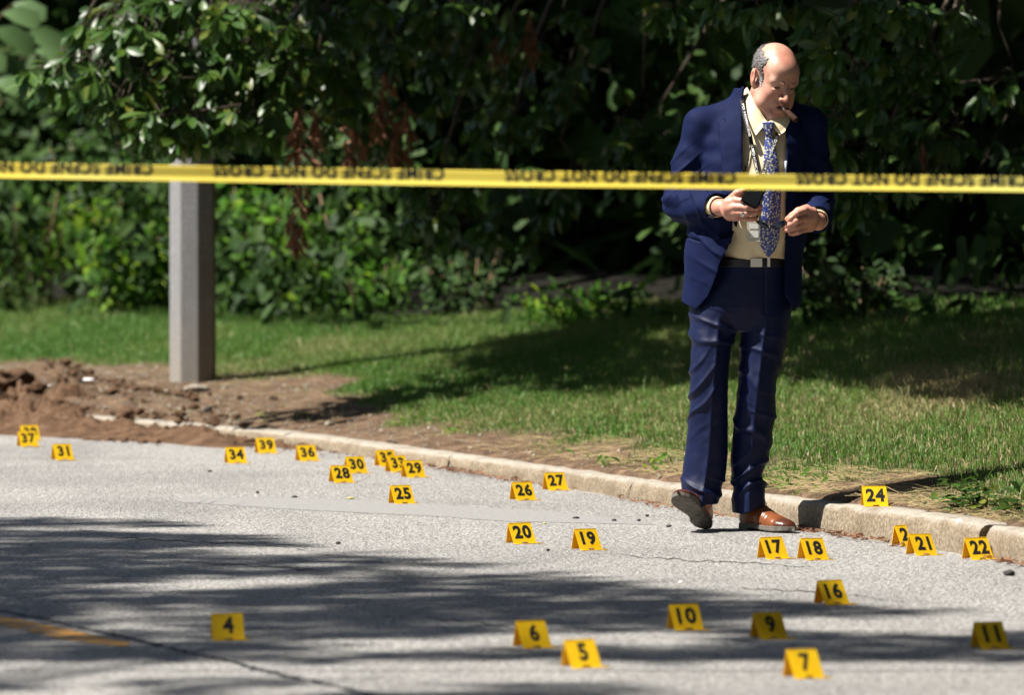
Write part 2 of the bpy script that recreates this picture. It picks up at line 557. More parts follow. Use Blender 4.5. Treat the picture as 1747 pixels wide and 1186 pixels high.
idx = np.arange(n1 * n2).reshape(n1, n2)
f = np.stack([idx[:-1, :-1], idx[1:, :-1], idx[1:, 1:], idx[:-1, 1:]], -1).reshape(-1, 4)
tag(link('spilled_soil', mesh_np('spilled_soil', np.stack([X, Y, Z], -1).reshape(-1, 3), f), MAT_SPOIL), kind='structure')

# ------------------------------------------------------------------ grass blades
def wood_line(x):
    return 32.0 - 1.67 * x + 0.35 * np.sin(x * 2.1)

def blades(P, h, w, lean, seed, dry):
    """P (n,3) roots; returns one mesh of two-triangle-pair blades"""
    r = np.random.default_rng(seed)
    n = len(P)
    a = r.random(n) * 2 * math.pi
    d = np.stack([np.cos(a), np.sin(a), np.zeros(n)], 1)
    b = r.random(n) * 2 * math.pi
    side = np.stack([np.cos(b), np.sin(b) * 0.35, np.zeros(n)], 1)
    ln = lean * r.random(n)
    mid = P + d * (h * 0.35 * ln)[:, None] + np.array([0, 0, 1]) * (h * 0.58)[:, None]
    tip = P + d * (h * 1.0 * ln)[:, None] + np.array([0, 0, 1]) * (h * (1 - 0.35 * ln))[:, None]
    v = np.stack([P - side * w[:, None], P + side * w[:, None], mid + side * (w * 0.75)[:, None], mid - side * (w * 0.75)[:, None], tip], 1)
    v[:, :2, 2] -= 0.01
    i = np.arange(n) * 5
    q = np.stack([i, i + 1, i + 2, i + 3], 1)
    t = np.stack([i + 3, i + 2, i + 4], 1)
    me = mesh_np('grass', v.reshape(-1, 3), [q, t], True)
    attr(me, 'dry', np.repeat(dry, 5))
    return me

N = 620000
x = rng.uniform(-4.4, 4.0, N)
ymax = wood_line(x) + 2.2
v0 = 0.45
y = yk(x) + v0 + (ymax - yk(x) - v0) * rng.random(N) ** 0.92
keep = np.abs(x) < 0.09 * y + 0.9
g = grassiness(x, y)
patch = fbm(x, y * 0.5, 1.4, 11, 3)
keep &= rng.random(N) < np.clip(g * 1.05, 0.012, 1) * (0.72 + 0.28 * (patch > 0.35))
x, y, g, patch = x[keep], y[keep], g[keep], patch[keep]
n = len(x)
tall = fbm(x, y, 1.1, 12, 3)
leftness = np.clip((-x - 0.6) / 1.0, 0, 1)
h = (0.013 + 0.024 * rng.random(n) ** 2 + 0.05 * np.clip(tall - 0.5, 0, 1) * rng.random(n)) * (0.40 + 0.60 * g)
h *= 1 + 0.6 * np.clip((y - yk(x)) / 9, 0, 1) + 0.5 * leftness
sprig = rng.random(n) < 0.012
h[sprig] *= 2.6
wd = 0.0013 + 0.0017 * rng.random(n)
far = np.clip((y - 21) / 12, 0, 1)
dry = np.clip(0.45 + 1.8 * (fbm(x, y * 0.45, 1.0, 14, 4) - 0.5) + 0.40 * (rng.random(n) - 0.45) + 0.30 * (1 - g) - 0.30 * far - 0.10 * leftness, 0.0, 1)
straw = rng.random(n) < 0.16 * (1.15 - far)
dry[straw] = np.clip(0.78 + 0.22 * rng.random(straw.sum()), 0, 1)
P = np.stack([x, y, surf_z(x, y)], 1)
me = blades(P, h, wd, 1.3, 5, dry)
tag(link('grass', me, MAT_GRASS), 'mown lawn of green and straw coloured blades behind the kerb', 'grass', kind='stuff')

# dry thatch lying on the bare strip
N = 15000
x = rng.uniform(-3.2, 2.6, N)
v = 0.42 + rng.random(N) * (dirt_v(x) + 0.7)
y = yk(x) + v
keep = (rng.random(N) < 0.10 + 0.75 * np.clip((x + 0.2) / 1.4, 0, 1)) & (fbm(x, y, 3.0, 31) > 0.42)
x, y = x[keep], y[keep]
n = len(x)
P = np.stack([x, y, surf_z(x, y) + 0.002 + 0.012 * rng.random(n)], 1)
a = rng.normal(0, 0.6, n)
d = np.stack([np.cos(a), np.sin(a), rng.normal(0, 0.16, n)], 1) * (0.02 + 0.05 * rng.random(n))[:, None]
s_ = np.stack([-np.sin(a), np.cos(a), np.full(n, 0.5)], 1) * 0.0014
vv = np.stack([P - d - s_, P - d + s_, P + d], 1).reshape(-1, 3)
me = mesh_np('thatch', vv, np.arange(3 * n).reshape(-1, 3))
attr(me, 'dry', np.repeat(np.clip(0.66 + 0.30 * rng.random(n), 0, 1), 3))
tag(link('dead_grass_litter', me, MAT_GRASS), 'dry straw coloured grass clippings on the bare soil by the kerb', 'dead grass', kind='stuff')
# ------------------------------------------------------------------ lamp post
mt = M('cast concrete', rough=0.9, spec=0.2)
pc = mt.ramp(mt.noise(90, 4, 0.7), [(0.3, (0.16, 0.161, 0.164)), (0.55, (0.245, 0.246, 0.25)), (0.75, (0.35, 0.35, 0.352))])
sepp = mt.n('ShaderNodeSeparateXYZ'); mt.l(mt.co((1, 1, 1), True), sepp.inputs[0])
pc = mt.mix(mt.ramp(sepp.outputs[2], [(0.0, 0.5), (0.5, 0.0)]), pc, (0.30, 0.25, 0.18))
pc = mt.mix(mt.ramp(mt.noise(4, 4, 0.7), [(0.45, 0.0), (0.7, 0.4)]), pc, (0.19, 0.175, 0.155))
mt.color(pc); mt.bump(mt.noise(160, 4, 0.7), 0.45, 0.005)
MAT_POLE = mt.m
MAT_METAL = M('galvanised steel', (0.4, 0.4, 0.4), 0.45, Metallic=0.8).m

pb = pix_ground(329, 652)
root = tag(empty('concrete_post', pb), 'grey octagonal concrete post standing on bare soil behind the kerb', 'post')
ap = 0.1205
def oct_ring(a, z, bev):
    out = []
    for k in range(8):
        th = math.radians(-90 - 5 + 45 * k)           # facet centre
        R = a / math.cos(math.pi / 8)
        for e in (-22.5 + bev, 22.5 - bev):
            out.append((R * math.cos(th + math.radians(e)) * 0.995, R * math.sin(th + math.radians(e)) * 0.995, z))
    return out
v, f = [], []
zs = [-0.3, 0.0, 0.5, 1.2, 2.0, 3.0, 4.5, 6.0, 7.5]
for z in zs: v += oct_ring(ap * (1 - 0.018 * max(z, 0)), z, 2.0)
for i in range(len(zs) - 1):
    for k in range(16):
        f.append((i * 16 + k, i * 16 + (k + 1) % 16, (i + 1) * 16 + (k + 1) % 16, (i + 1) * 16 + k))
f.append(tuple((len(zs) - 1) * 16 + k for k in range(16)))
me = bpy.data.meshes.new('shaft'); me.from_pydata(v, [], f); me.update()
link('shaft', me, MAT_POLE, root)
m = MB(); m.tube([(0, 0, 7.4), (0.3, -0.3, 8.0), (1.0, -1.0, 8.3), (1.5, -1.5, 8.35)], 0.04, 8)
link('lamp_arm', m.mesh('lamp_arm'), MAT_METAL, root)
m = MB(); m.box((1.75, -1.75, 8.33), (0.3, 0.12, 0.06), Matrix.Rotation(-math.pi / 4, 3, 'Z'))
link('lamp_head', m.mesh('lamp_head', False), MAT_METAL, root)

# ------------------------------------------------------------------ evidence markers
mt = M('yellow plastic', (0.86, 0.53, 0.012), 0.38, 0.4)
yc = mt.ramp(mt.noise(35, 3, 0.6), [(0.3, (0.80, 0.52, 0.012)), (0.7, (0.90, 0.63, 0.015))])
yc = mt.mix(mt.ramp(mt.noise(70, 5, 0.75), [(0.56, 0.0), (0.72, 0.45)]), yc, (0.40, 0.27, 0.06))
mt.color(yc)
mt.translucent(0.30, None, (0.85, 0.42, 0.01))
MAT_MARK = mt.m
MAT_INK = M('black print', (0.009, 0.009, 0.010), 0.55, 0.3).m

W2, SF, SR, HT, TH = 0.0445, 0.045, 0.019, 0.0705, 0.0018
def plate(outline, holes=None):
    """a plate standing in its own xy plane, thickness along z"""
    n = len(outline)
    v = [(x, y, z) for z in (0, -TH) for x, y in outline]
    f = [tuple(range(n)), tuple(range(2 * n - 1, n - 1, -1))]
    f += [(i, n + i, n + (i + 1) % n, (i + 1) % n) for i in range(n)]
    return np.array(v), f
LF = math.hypot(SF, HT); LR = math.hypot(SR, HT)
def notch_outline(L):
    r = 0.0016
    o = [(-W2, 0), (-0.013, 0), (-0.012, 0.003), (-0.009, 0.0052), (0.009, 0.0052), (0.012, 0.003), (0.013, 0), (W2, 0)]
    o += [(W2, L - r), (W2 - r, L), (0.002, L), (0.0, L - 0.0015), (-0.002, L), (-W2 + r, L), (-W2, L - r)]
    return o
def leaning(v, side, S, L):
    """plate (x, along) -> world of the marker; side -1 front, +1 back"""
    c, s = HT / L, S / L
    x, a, t = v[:, 0], v[:, 1], v[:, 2]
    y = side * (S * (1 - a / L)) - side * 0 + 0
    z = a * c
    ny, nz = side * c, s
    return np.stack([x, y + ny * t, z + nz * t + 0.002], 1)
v, f = plate(notch_outline(LF)); vf = leaning(v, -1, SF, LF)
FRONT = bpy.data.meshes.new('front_panel'); FRONT.from_pydata(vf.tolist(), [], f); FRONT.update()
v, f = plate(notch_outline(LR)); vr = leaning(v, 1, SR, LR)
BACK = bpy.data.meshes.new('back_panel'); BACK.from_pydata(vr.tolist(), [], [tuple(reversed(q)) for q in f]); BACK.update()
# the flat foot: two tabs either side of the notch
FOOT = bpy.data.meshes.new('foot_flange')
m = MB()
o_ = [(-W2, 0), (-W2, -0.021), (W2, -0.021), (W2, 0), (0.013, 0), (0.011, -0.012), (-0.011, -0.012), (-0.013, 0)]
m.add([(x, -SF + y, z) for z in (0.0024, 0.0004) for x, y in o_], [tuple(range(8)), tuple(range(15, 7, -1))] + [(i, 8 + i, 8 + (i + 1) % 8, (i + 1) % 8) for i in range(8)])
FOOT = m.mesh('foot_flange', False)
for q in (FRONT, BACK, FOOT): q.materials.append(MAT_MARK)
TAIL = MB()
TAIL.add([(0.026, -SF - 0.019, 0.0006), (0.050, -SF - 0.03, 0.0006), (0.055, -SF - 0.022, 0.0006), (W2 - 0.001, -SF - 0.004, 0.0006),
          (0.026, -SF - 0.019, 0.0026), (0.050, -SF - 0.03, 0.003), (0.055, -SF - 0.022, 0.003), (W2 - 0.001, -SF - 0.004, 0.0026)],
         [(3, 2, 1, 0), (4, 5, 6, 7), (0, 1, 5, 4), (1, 2, 6, 5), (2, 3, 7, 6), (3, 0, 4, 7)])
TAIL = TAIL.mesh('base_tab', False); TAIL.materials.append(MAT_MARK)

ONES = 'zero one two three four five six seven eight nine ten eleven twelve thirteen fourteen fifteen sixteen seventeen eighteen nineteen'.split()
def in_words(n):
    if n < 20: return ONES[n]
    t = ['twenty', 'thirty'][n // 10 - 2]
    return t if n % 10 == 0 else t + '-' + ONES[n % 10]

def digits_mesh(n):
    v, f = text_mesh(str(n), 0.064, 0.042, 0.70, 1.12)
    h = v[:, 1].max() - v[:, 1].min()
    v *= np.array([1.42 if n > 9 else 1.3, 0.054 / h, 1])
    p = np.stack([v[:, 0] + 0.001, v[:, 1] + LF * 0.54, np.full(len(v), 0.0006)], 1)
    # follow the leaning panel
    q = leaning(p, -1, SF, LF)
    me = bpy.data.meshes.new('number')
    me.from_pydata(q.tolist(), [], f); me.update()
    return me

MARKS = [  # number, px of the middle of the front base edge, py of it, yaw, where
    (4, 391, 1093, 9, 'alone in the shade near the worn centre line'), (5, 1001, 1140, 26, 'in the shade below the marker six'),
    (6, 917, 1106, 27, 'on a sunny streak beside the marker five'), (7, 1381, 1158, 27, 'nearest the camera in the shade'),
    (9, 1321, 1091, 26, 'on shaded asphalt behind the marker seven'), (10, 1176, 1076, 20, 'on shaded asphalt between six and nine'),
    (11, 1698, 1108, 23, 'at the picture edge on shaded asphalt'), (16, 1429, 1032, 31, 'on sunlit asphalt just above the shade edge'),
    (17, 1327, 954, 29, 'by the walking man, next to eighteen'), (18, 1395, 956, 28, 'between seventeen and the kerb'),
    (19, 1009, 939, 30, 'on sunlit asphalt beside marker twenty'), (20, 896, 928, 27, 'in the open road beside nineteen'),
    (21, 1581, 948, 30, 'overlapping another marker by the kerb'), (22, 1677, 955, 28, 'touching the kerb face, last of the row'),
    (23, 1556, 932, 30, 'half hidden behind twenty-one at the kerb'), (24, 1495, 866, 8, 'standing on top of the kerb'),
    (25, 691, 860, 26, 'in the open road below twenty-eight'), (26, 898, 854, 27, 'beside twenty-seven, away from the kerb'),
    (27, 953, 837, 25, 'against the kerb face beside twenty-six'), (28, 587, 824, 26, 'in front of thirty'),
    (29, 711, 815, 28, 'in front of thirty-three'), (30, 612, 808, 27, 'half behind twenty-eight'),
    (31, 111, 786, 26, 'in front of the spilled soil'), (33, 683, 806, 28, 'between twenty-nine and thirty-five'),
    (34, 406, 791, 22, 'in the road before thirty-nine'), (35, 664, 796, 28, 'nearest the kerb behind thirty-three'),
    (36, 528, 787, 24, 'beside the kerb past thirty-nine'), (37, 51, 763, 24, 'in front of thirty-eight by the soil'),
    (38, 54, 752, 22, 'almost hidden behind thirty-seven'), (39, 457, 774, 22, 'close to the kerb joint'),
]
proto = None
for (n, px, py, yaw, where) in MARKS:
    p = pix_ground(px, py) if n == 24 else pix_road(px, py)
    a = math.radians(yaw)
    # the front edge of the base sits SF in front of the ridge
    nx, ny = math.sin(a), -math.cos(a)
    x, y = p[0] - nx * SF, p[1] - ny * SF
    z = float(p[2]) if n != 24 else 0.108
    if n in (37, 38, 31): z = 0.002
    lab = 'yellow evidence marker numbered %s, %s' % (in_words(n), where)
    grp = 'yellow numbered evidence markers on the road'
    if proto is None:
        proto = empty('evidence_marker', (x, y, z), a)
        parts = [link(q.name, q, None, proto) for q in (FRONT, BACK, FOOT, TAIL)]
        root = proto
    else:
        root = proto.copy(); col.objects.link(root)
        root.location = (x, y, z); root.rotation_euler = (0, 0, a)
        for q in parts:
            c = q.copy(); col.objects.link(c); c.parent = root
    root.rotation_euler[1] = math.radians(rng.normal(0, 0.8))
    sc = 1.0
    tag(root, lab, 'evidence marker', grp)
    link('number', digits_mesh(n), MAT_INK, root)

# ------------------------------------------------------------------ barrier tape
mt = M('barrier tape film', (0.80, 0.62, 0.03), 0.32, 0.5)
tc = mt.ramp(mt.noise(1.1, 2, 0.5, mt.co((1, 0, 0))), [(0.35, (0.80, 0.60, 0.05)), (0.65, (0.74, 0.67, 0.17))])
mt.color(tc); mt.translucent(0.35, tc)
MAT_TAPE = mt.m
TD = 14.7
def tape_mid(x):
    """height of the upper fold along the tape"""
    px = x / TD * F + 873.5
    py = np.interp(px, [-600, 0, 450, 873, 1300, 1747, 2400], [273, 277, 284.5, 291.5, 297, 301, 304])
    return CAM_H + TD * (np.tan(-PITCH + np.arctan((593 - py) / F)))
WID = 0.0415
def tape_pt(x, s, off=0.0):
    """s runs down from the upper fold (negative: folded back over the top)"""
    x = np.asarray(x, float); s = np.asarray(s, float)
    zt = tape_mid(x)
    tw = 0.35 + 0.12 * np.sin(x * 1.9 + 0.6)
    s1 = np.clip(s, 0, 0.0285); s2 = np.clip(s - 0.0285, 0, None); s0 = np.clip(-s, 0, None)
    a2 = 0.75 + 0.1 * np.sin(x * 2.3)
    z = zt - s1 * np.cos(0.10) - s2 * np.cos(a2) - s0 * 0.98
    y = TD - s1 * 0.10 - s2 * np.sin(a2) + np.where(s0 > 0, 0.0022 + s0 * 0.15, 0) - 0.002 * np.sin(x * 5 + s * 40)
    return np.stack([x + 0 * s, y - off * np.where(s < 0, -1, 1), z + off * np.where(s2 > 0, 0.7, 0)], -1)
root = tag(empty('barrier_tape', (0, TD, 1.3)), 'yellow printed barrier tape stretched across the whole scene, lettering upside down', 'barrier tape')
xs = np.linspace(-4.2, 4.2, 420)
sv = np.array([-0.018, -0.009, -0.003, 0.0, 0.004, 0.012, 0.018, 0.024, 0.028, 0.030, 0.034, 0.038, WID + 0.002])
X, S = np.meshgrid(xs, sv, indexing='ij')
P = tape_pt(X, S) - np.array([0, TD, 1.3])
n1, n2 = X.shape
idx = np.arange(n1 * n2).reshape(n1, n2)
f = np.stack([idx[:-1, :-1], idx[:-1, 1:], idx[1:, 1:], idx[1:, :-1]], -1).reshape(-1, 4)
link('ribbon', mesh_np('ribbon', P.reshape(-1, 3), f), MAT_TAPE, root)
tv, tf = text_mesh('CRIME SCENE DO NOT CROSS', 0.05, 0.042, 1.0, 1.10)
PER = 497.0 / F * TD
LEN = 394.0 / F * TD
tv = tv * np.array([LEN / (tv[:, 0].max() - tv[:, 0].min()), 0.036 / (tv[:, 1].max() - tv[:, 1].min()), 1])
# cut long edges so that the letters bend round the fold
import bmesh
bm = bmesh.new()
bv = [bm.verts.new(q) for q in tv]
for q in tf:
    try: bm.faces.new([bv[i] for i in q])
    except ValueError: pass
for yy in (-0.0105, -0.0095, -0.008):
    bmesh.ops.bisect_plane(bm, geom=bm.verts[:] + bm.edges[:] + bm.faces[:], plane_co=(0, yy, 0), plane_no=(0, 1, 0))
bm.verts.index_update()
tv = np.array([q.co[:] for q in bm.verts]); tf = [tuple(w.index for w in q.verts) for q in bm.faces]
bm.free()
for k in range(-4, 6):
    xr = (758 + 497 * k - 873.5) / F * TD           # right hand end of the phrase
    xc = xr - LEN / 2
    x = xc - tv[:, 0]                               # turned through half a circle
    s = 0.0095 + tv[:, 1]                           # letter feet point up and over the fold
    P = tape_pt(x, s, 0.0007) - np.array([0, TD, 1.3])
    me = bpy.data.meshes.new('lettering'); me.from_pydata(P.tolist(), [], [tuple(q) for q in tf]); me.update()
    link('lettering', me, MAT_INK, root)

# ------------------------------------------------------------------ stones, clods and litter
mt = M('stone', rough=0.9, spec=0.2)
mt.color(mt.ramp(mt.noise(30, 5, 0.7), [(0.3, (0.13, 0.11, 0.085)), (0.7, (0.36, 0.31, 0.25))])); mt.bump(mt.noise(70, 4), 0.6, 0.01)
MAT_STONE = mt.m
mt = M('dark fragment', (0.03, 0.027, 0.023), 0.85); MAT_DARK = mt.m
mt = M('white paper', (0.75, 0.75, 0.74), 0.7); MAT_WHITE = mt.m
mt = M('pale leaf', (0.42, 0.36, 0.12), 0.7); MAT_PALE = mt.m
mt = M('brown dead leaf', rough=0.8, spec=0.2)
dl = mt.ramp(mt.noise(25, 3), [(0.3, (0.12, 0.058, 0.032)), (0.7, (0.30, 0.15, 0.085))])
mt.color(dl); mt.translucent(0.25, dl); MAT_DEAD = mt.m

def lump_mesh(name, r, seed, sub=3, rough=0.35):
    bm = bmesh.new(); bmesh.ops.create_icosphere(bm, subdivisions=sub, radius=1)
    off = Vector((seed * 3.1, seed * 1.7, seed))
    for q in bm.verts:
        d = 1 + rough * (mnoise.noise(q.co * 1.6 + off) + 0.5 * mnoise.noise(q.co * 4 + off) + 0.25 * mnoise.noise(q.co * 9 + off))
        q.co = Vector((q.co.x * r[0], q.co.y * r[1], q.co.z * r[2])) * d
    me = bpy.data.meshes.new(name); bm.to_mesh(me); bm.free()
    me.polygons.foreach_set('use_smooth', np.full(len(me.polygons), sub > 2)); me.update()
    return me
def lump(name, px, py, r, seed, mat, label, cat, sink=0.35, **kw):
    p = pix_surf(px, py)
    o = link(name, lump_mesh(name, r, seed, **kw), mat)
    v = p[1] - yk(p[0])
    z = p[2] + (0.0 if v < 0 else 0.0)
    o.location = (p[0], p[1], z + r[2] * (1 - sink))
    return tag(o, label, cat)
lump('soil_clod', 214, 722, (0.045, 0.05, 0.045), 1, MAT_SPOIL, 'rounded brown soil clod lying over the buried kerb end', 'soil clod')
lump('soil_clod', 336, 752, (0.05, 0.06, 0.035), 2, MAT_SPOIL, 'jagged dark soil clod at the foot of the kerb', 'soil clod', rough=0.7)
lump('soil_clod', 20, 660, (0.10, 0.14, 0.055), 3, MAT_SPOIL, 'big heap of brown soil at the picture edge by the lawn', 'soil heap', rough=0.6)
lump('soil_clod', 58, 672, (0.06, 0.08, 0.035), 4, MAT_SPOIL, 'smaller soil heap beside the big one', 'soil heap', rough=0.6)
lump('stone', 335, 668, (0.07, 0.06, 0.022), 5, MAT_STONE, 'flat pale stone in front of the concrete post', 'stone')
lump('stone', 280, 672, (0.03, 0.03, 0.014), 6, MAT_STONE, 'small grey stone just below the concrete post', 'stone')
lump('stone', 355, 703, (0.022, 0.02, 0.016), 7, MAT_DARK, 'dark pebble on the soil above the kerb', 'stone')
lump('stone', 562, 727, (0.022, 0.02, 0.014), 8, MAT_STONE, 'pale pebble on the dirt strip above markers thirty-six and thirty', 'stone')
lump('stone', 770, 804, (0.012, 0.012, 0.012), 9, MAT_DARK, 'dark pebble on the road right of marker twenty-nine', 'stone')
lump('paper_scrap', 150, 655, (0.038, 0.02, 0.014), 10, MAT_WHITE, 'crumpled white paper scrap on the bare soil', 'litter', rough=0.5, sink=0.0)
lump('paper_scrap', 80, 662, (0.018, 0.014, 0.008), 11, MAT_WHITE, 'tiny white scrap beside the soil heaps', 'litter', rough=0.5, sink=0.1)
lump('dark_debris', 1722, 983, (0.018, 0.018, 0.010), 12, MAT_DARK, 'dark lump on sunlit asphalt below marker twenty-two', 'debris', sink=0.1)
lump('leaf_scrap', 598, 852, (0.016, 0.012, 0.004), 13, MAT_PALE, 'pale yellow leaf scrap on the road near marker twenty-five', 'leaf', sink=0.0)
lump('leaf_scrap', 929, 895, (0.008, 0.01, 0.003), 14, MAT_PALE, 'tiny cream leaf scrap above marker twenty', 'leaf', sink=0.0)
lump('paper_scrap', 1637, 943, (0.012, 0.01, 0.008), 15, MAT_WHITE, 'white chip lying between markers twenty-one and twenty-two', 'litter', sink=0.1)
lump('glass_chip', 1162, 996, (0.007, 0.006, 0.004), 16, MAT_WHITE, 'bright white chip on a sunny streak of asphalt', 'litter', sink=0.1)
PEB = ['just left of the man, upper of three', 'above marker nineteen, alone', 'above marker nineteen, nearer marker twenty', 'just left of the man, lower of three', 'before the raised shoe', 'on the left of the smooth patch', 'beside the smooth patch end', 'below marker thirty-four', 'at the foot of marker thirty-six', 'between markers twenty and nineteen', 'at the edge of the shade below marker twenty-five']
for (i, (px, py)) in enumerate([(1104, 882), (1048, 890), (983, 886), (1090, 890), (1141, 900), (503, 850), (439, 842), (358, 806), (527, 772), (935, 941), (577, 929)]):
    o = lump('road_pebble', px, py, (0.007 + 0.003 * (i % 3), 0.008, 0.005), 20 + i, MAT_DARK, 'small dark pebble on the asphalt %s' % PEB[i], 'pebble', sub=2, sink=0.1)
    o['group'] = 'loose dark pebbles on the road'

def scatter_lumps(name, P, sizes, mat, label, cat, seed):
    r = np.random.default_rng(seed)
    bm = bmesh.new(); bmesh.ops.create_icosphere(bm, subdivisions=1, radius=1)
    base = np.array([q.co[:] for q in bm.verts]); bf = np.array([[w.index for w in q.verts] for q in bm.faces]); bm.free()
    n = len(P)
    sc = sizes[:, None, None] * (0.6 + 0.8 * r.random((n, 1, 3))) * np.array([1, 1, 0.6])
    jit = 1 + 0.5 * (r.random((n, len(base), 1)) - 0.5)
    v = base[None] * sc * jit + P[:, None, :]
    f = bf[None] + (np.arange(n) * len(base))[:, None, None]
    return tag(link(name, mesh_np(name, v.reshape(-1, 3), f.reshape(-1, 3), False), mat), label, cat, kind='stuff')
r = np.random.default_rng(3)
N = 5200
x = r.uniform(-3.0, 0.9, N); v = r.random(N) ** 1.2 * (dirt_v(x) + 0.25) + 0.3
w = np.clip(1.05 - (x + 1.7) / 1.6, 0.12, 1)
k = r.random(N) < w
x, v = x[k], v[k]; y = yk(x) + v
scatter_lumps('gravel', np.stack([x, y, surf_z(x, y) + 0.001], 1), 0.003 + 0.010 * r.random(len(x)) ** 3, MAT_STONE, 'gravel and rubble scattered round the concrete post', 'gravel', 4)
N = 4200
x = r.uniform(-3.3, -1.2, N); v = r.uniform(-1.1, 1.9, N)
k = (r.random(N) < np.clip(1.0 - (x + 2.1) / 0.9, 0, 1)) & (fbm(x, v, 2.5, 71) > 0.45)
x, v = x[k], v[k]; y = yk(x) + v
z = np.where(v > 0, surf_z(x, y) + 0.015, 0.045 * np.clip(1 + v, 0, 1))
scatter_lumps('soil_crumbs', np.stack([x, y, z], 1), 0.004 + 0.028 * r.random(len(x)) ** 5, MAT_SPOIL, 'clods and crumbs of dug soil lying over the buried kerb end', 'soil crumbs', 6)
N = 1500
x = r.uniform(-2.7, -0.3, N); v = -r.random(N) ** 1.8 * 1.5
y = yk(x) + v
k = r.random(N) < np.clip(1.2 + v * 1.2 - (x + 2.2) * 0.45, 0, 1)
scatter_lumps('road_grit', np.stack([x, y, 0.002 + 0 * x], 1)[k], (0.002 + 0.007 * r.random(N) ** 3)[k], MAT_SPOIL, 'crumbs of soil washed along the gutter', 'soil crumbs', 5)

# dead leaves caught in the gutter
N = 900
sx = r.uniform(-1.1, 1.75, N)
y = yk(sx) - 0.02 - np.abs(r.normal(0, 0.16, N))
wgt = fbm(sx, 0 * sx, 2.6, 77)
k = wgt + 0.25 * r.random(N) > 0.58
sx, y = sx[k], y[k]; n = len(sx)
P = np.stack([sx, y, 0.004 + 0.012 * r.random(n)], 1)
a = r.random(n) * 6.28
L_ = 0.008 + 0.016 * r.random(n)
d = np.stack([np.cos(a), np.sin(a), 0.5 * (r.random(n) - 0.3)], 1) * L_[:, None]
s_ = np.stack([-np.sin(a), np.cos(a), 0.6 * (r.random(n) - 0.5)], 1) * (L_ * 0.45)[:, None]
vv = np.stack([P - d, P + s_, P + d, P - s_ + [0, 0, 0.004]], 1).reshape(-1, 3)
i = np.arange(n) * 4
tag(link('gutter_leaves', mesh_np('gutter_leaves', vv, np.stack([i, i + 1, i + 2, i + 3], 1), False), MAT_DEAD), 'brown dead leaf scraps gathered along the foot of the kerb', 'dead leaves', kind='stuff')
# ------------------------------------------------------------------ modelling by distance fields
def smin(a, b, k):
    if k <= 0: return np.minimum(a, b)
    h = np.clip(0.5 + 0.5 * (b - a) / k, 0, 1)
    return b * (1 - h) + a * h - k * h * (1 - h)

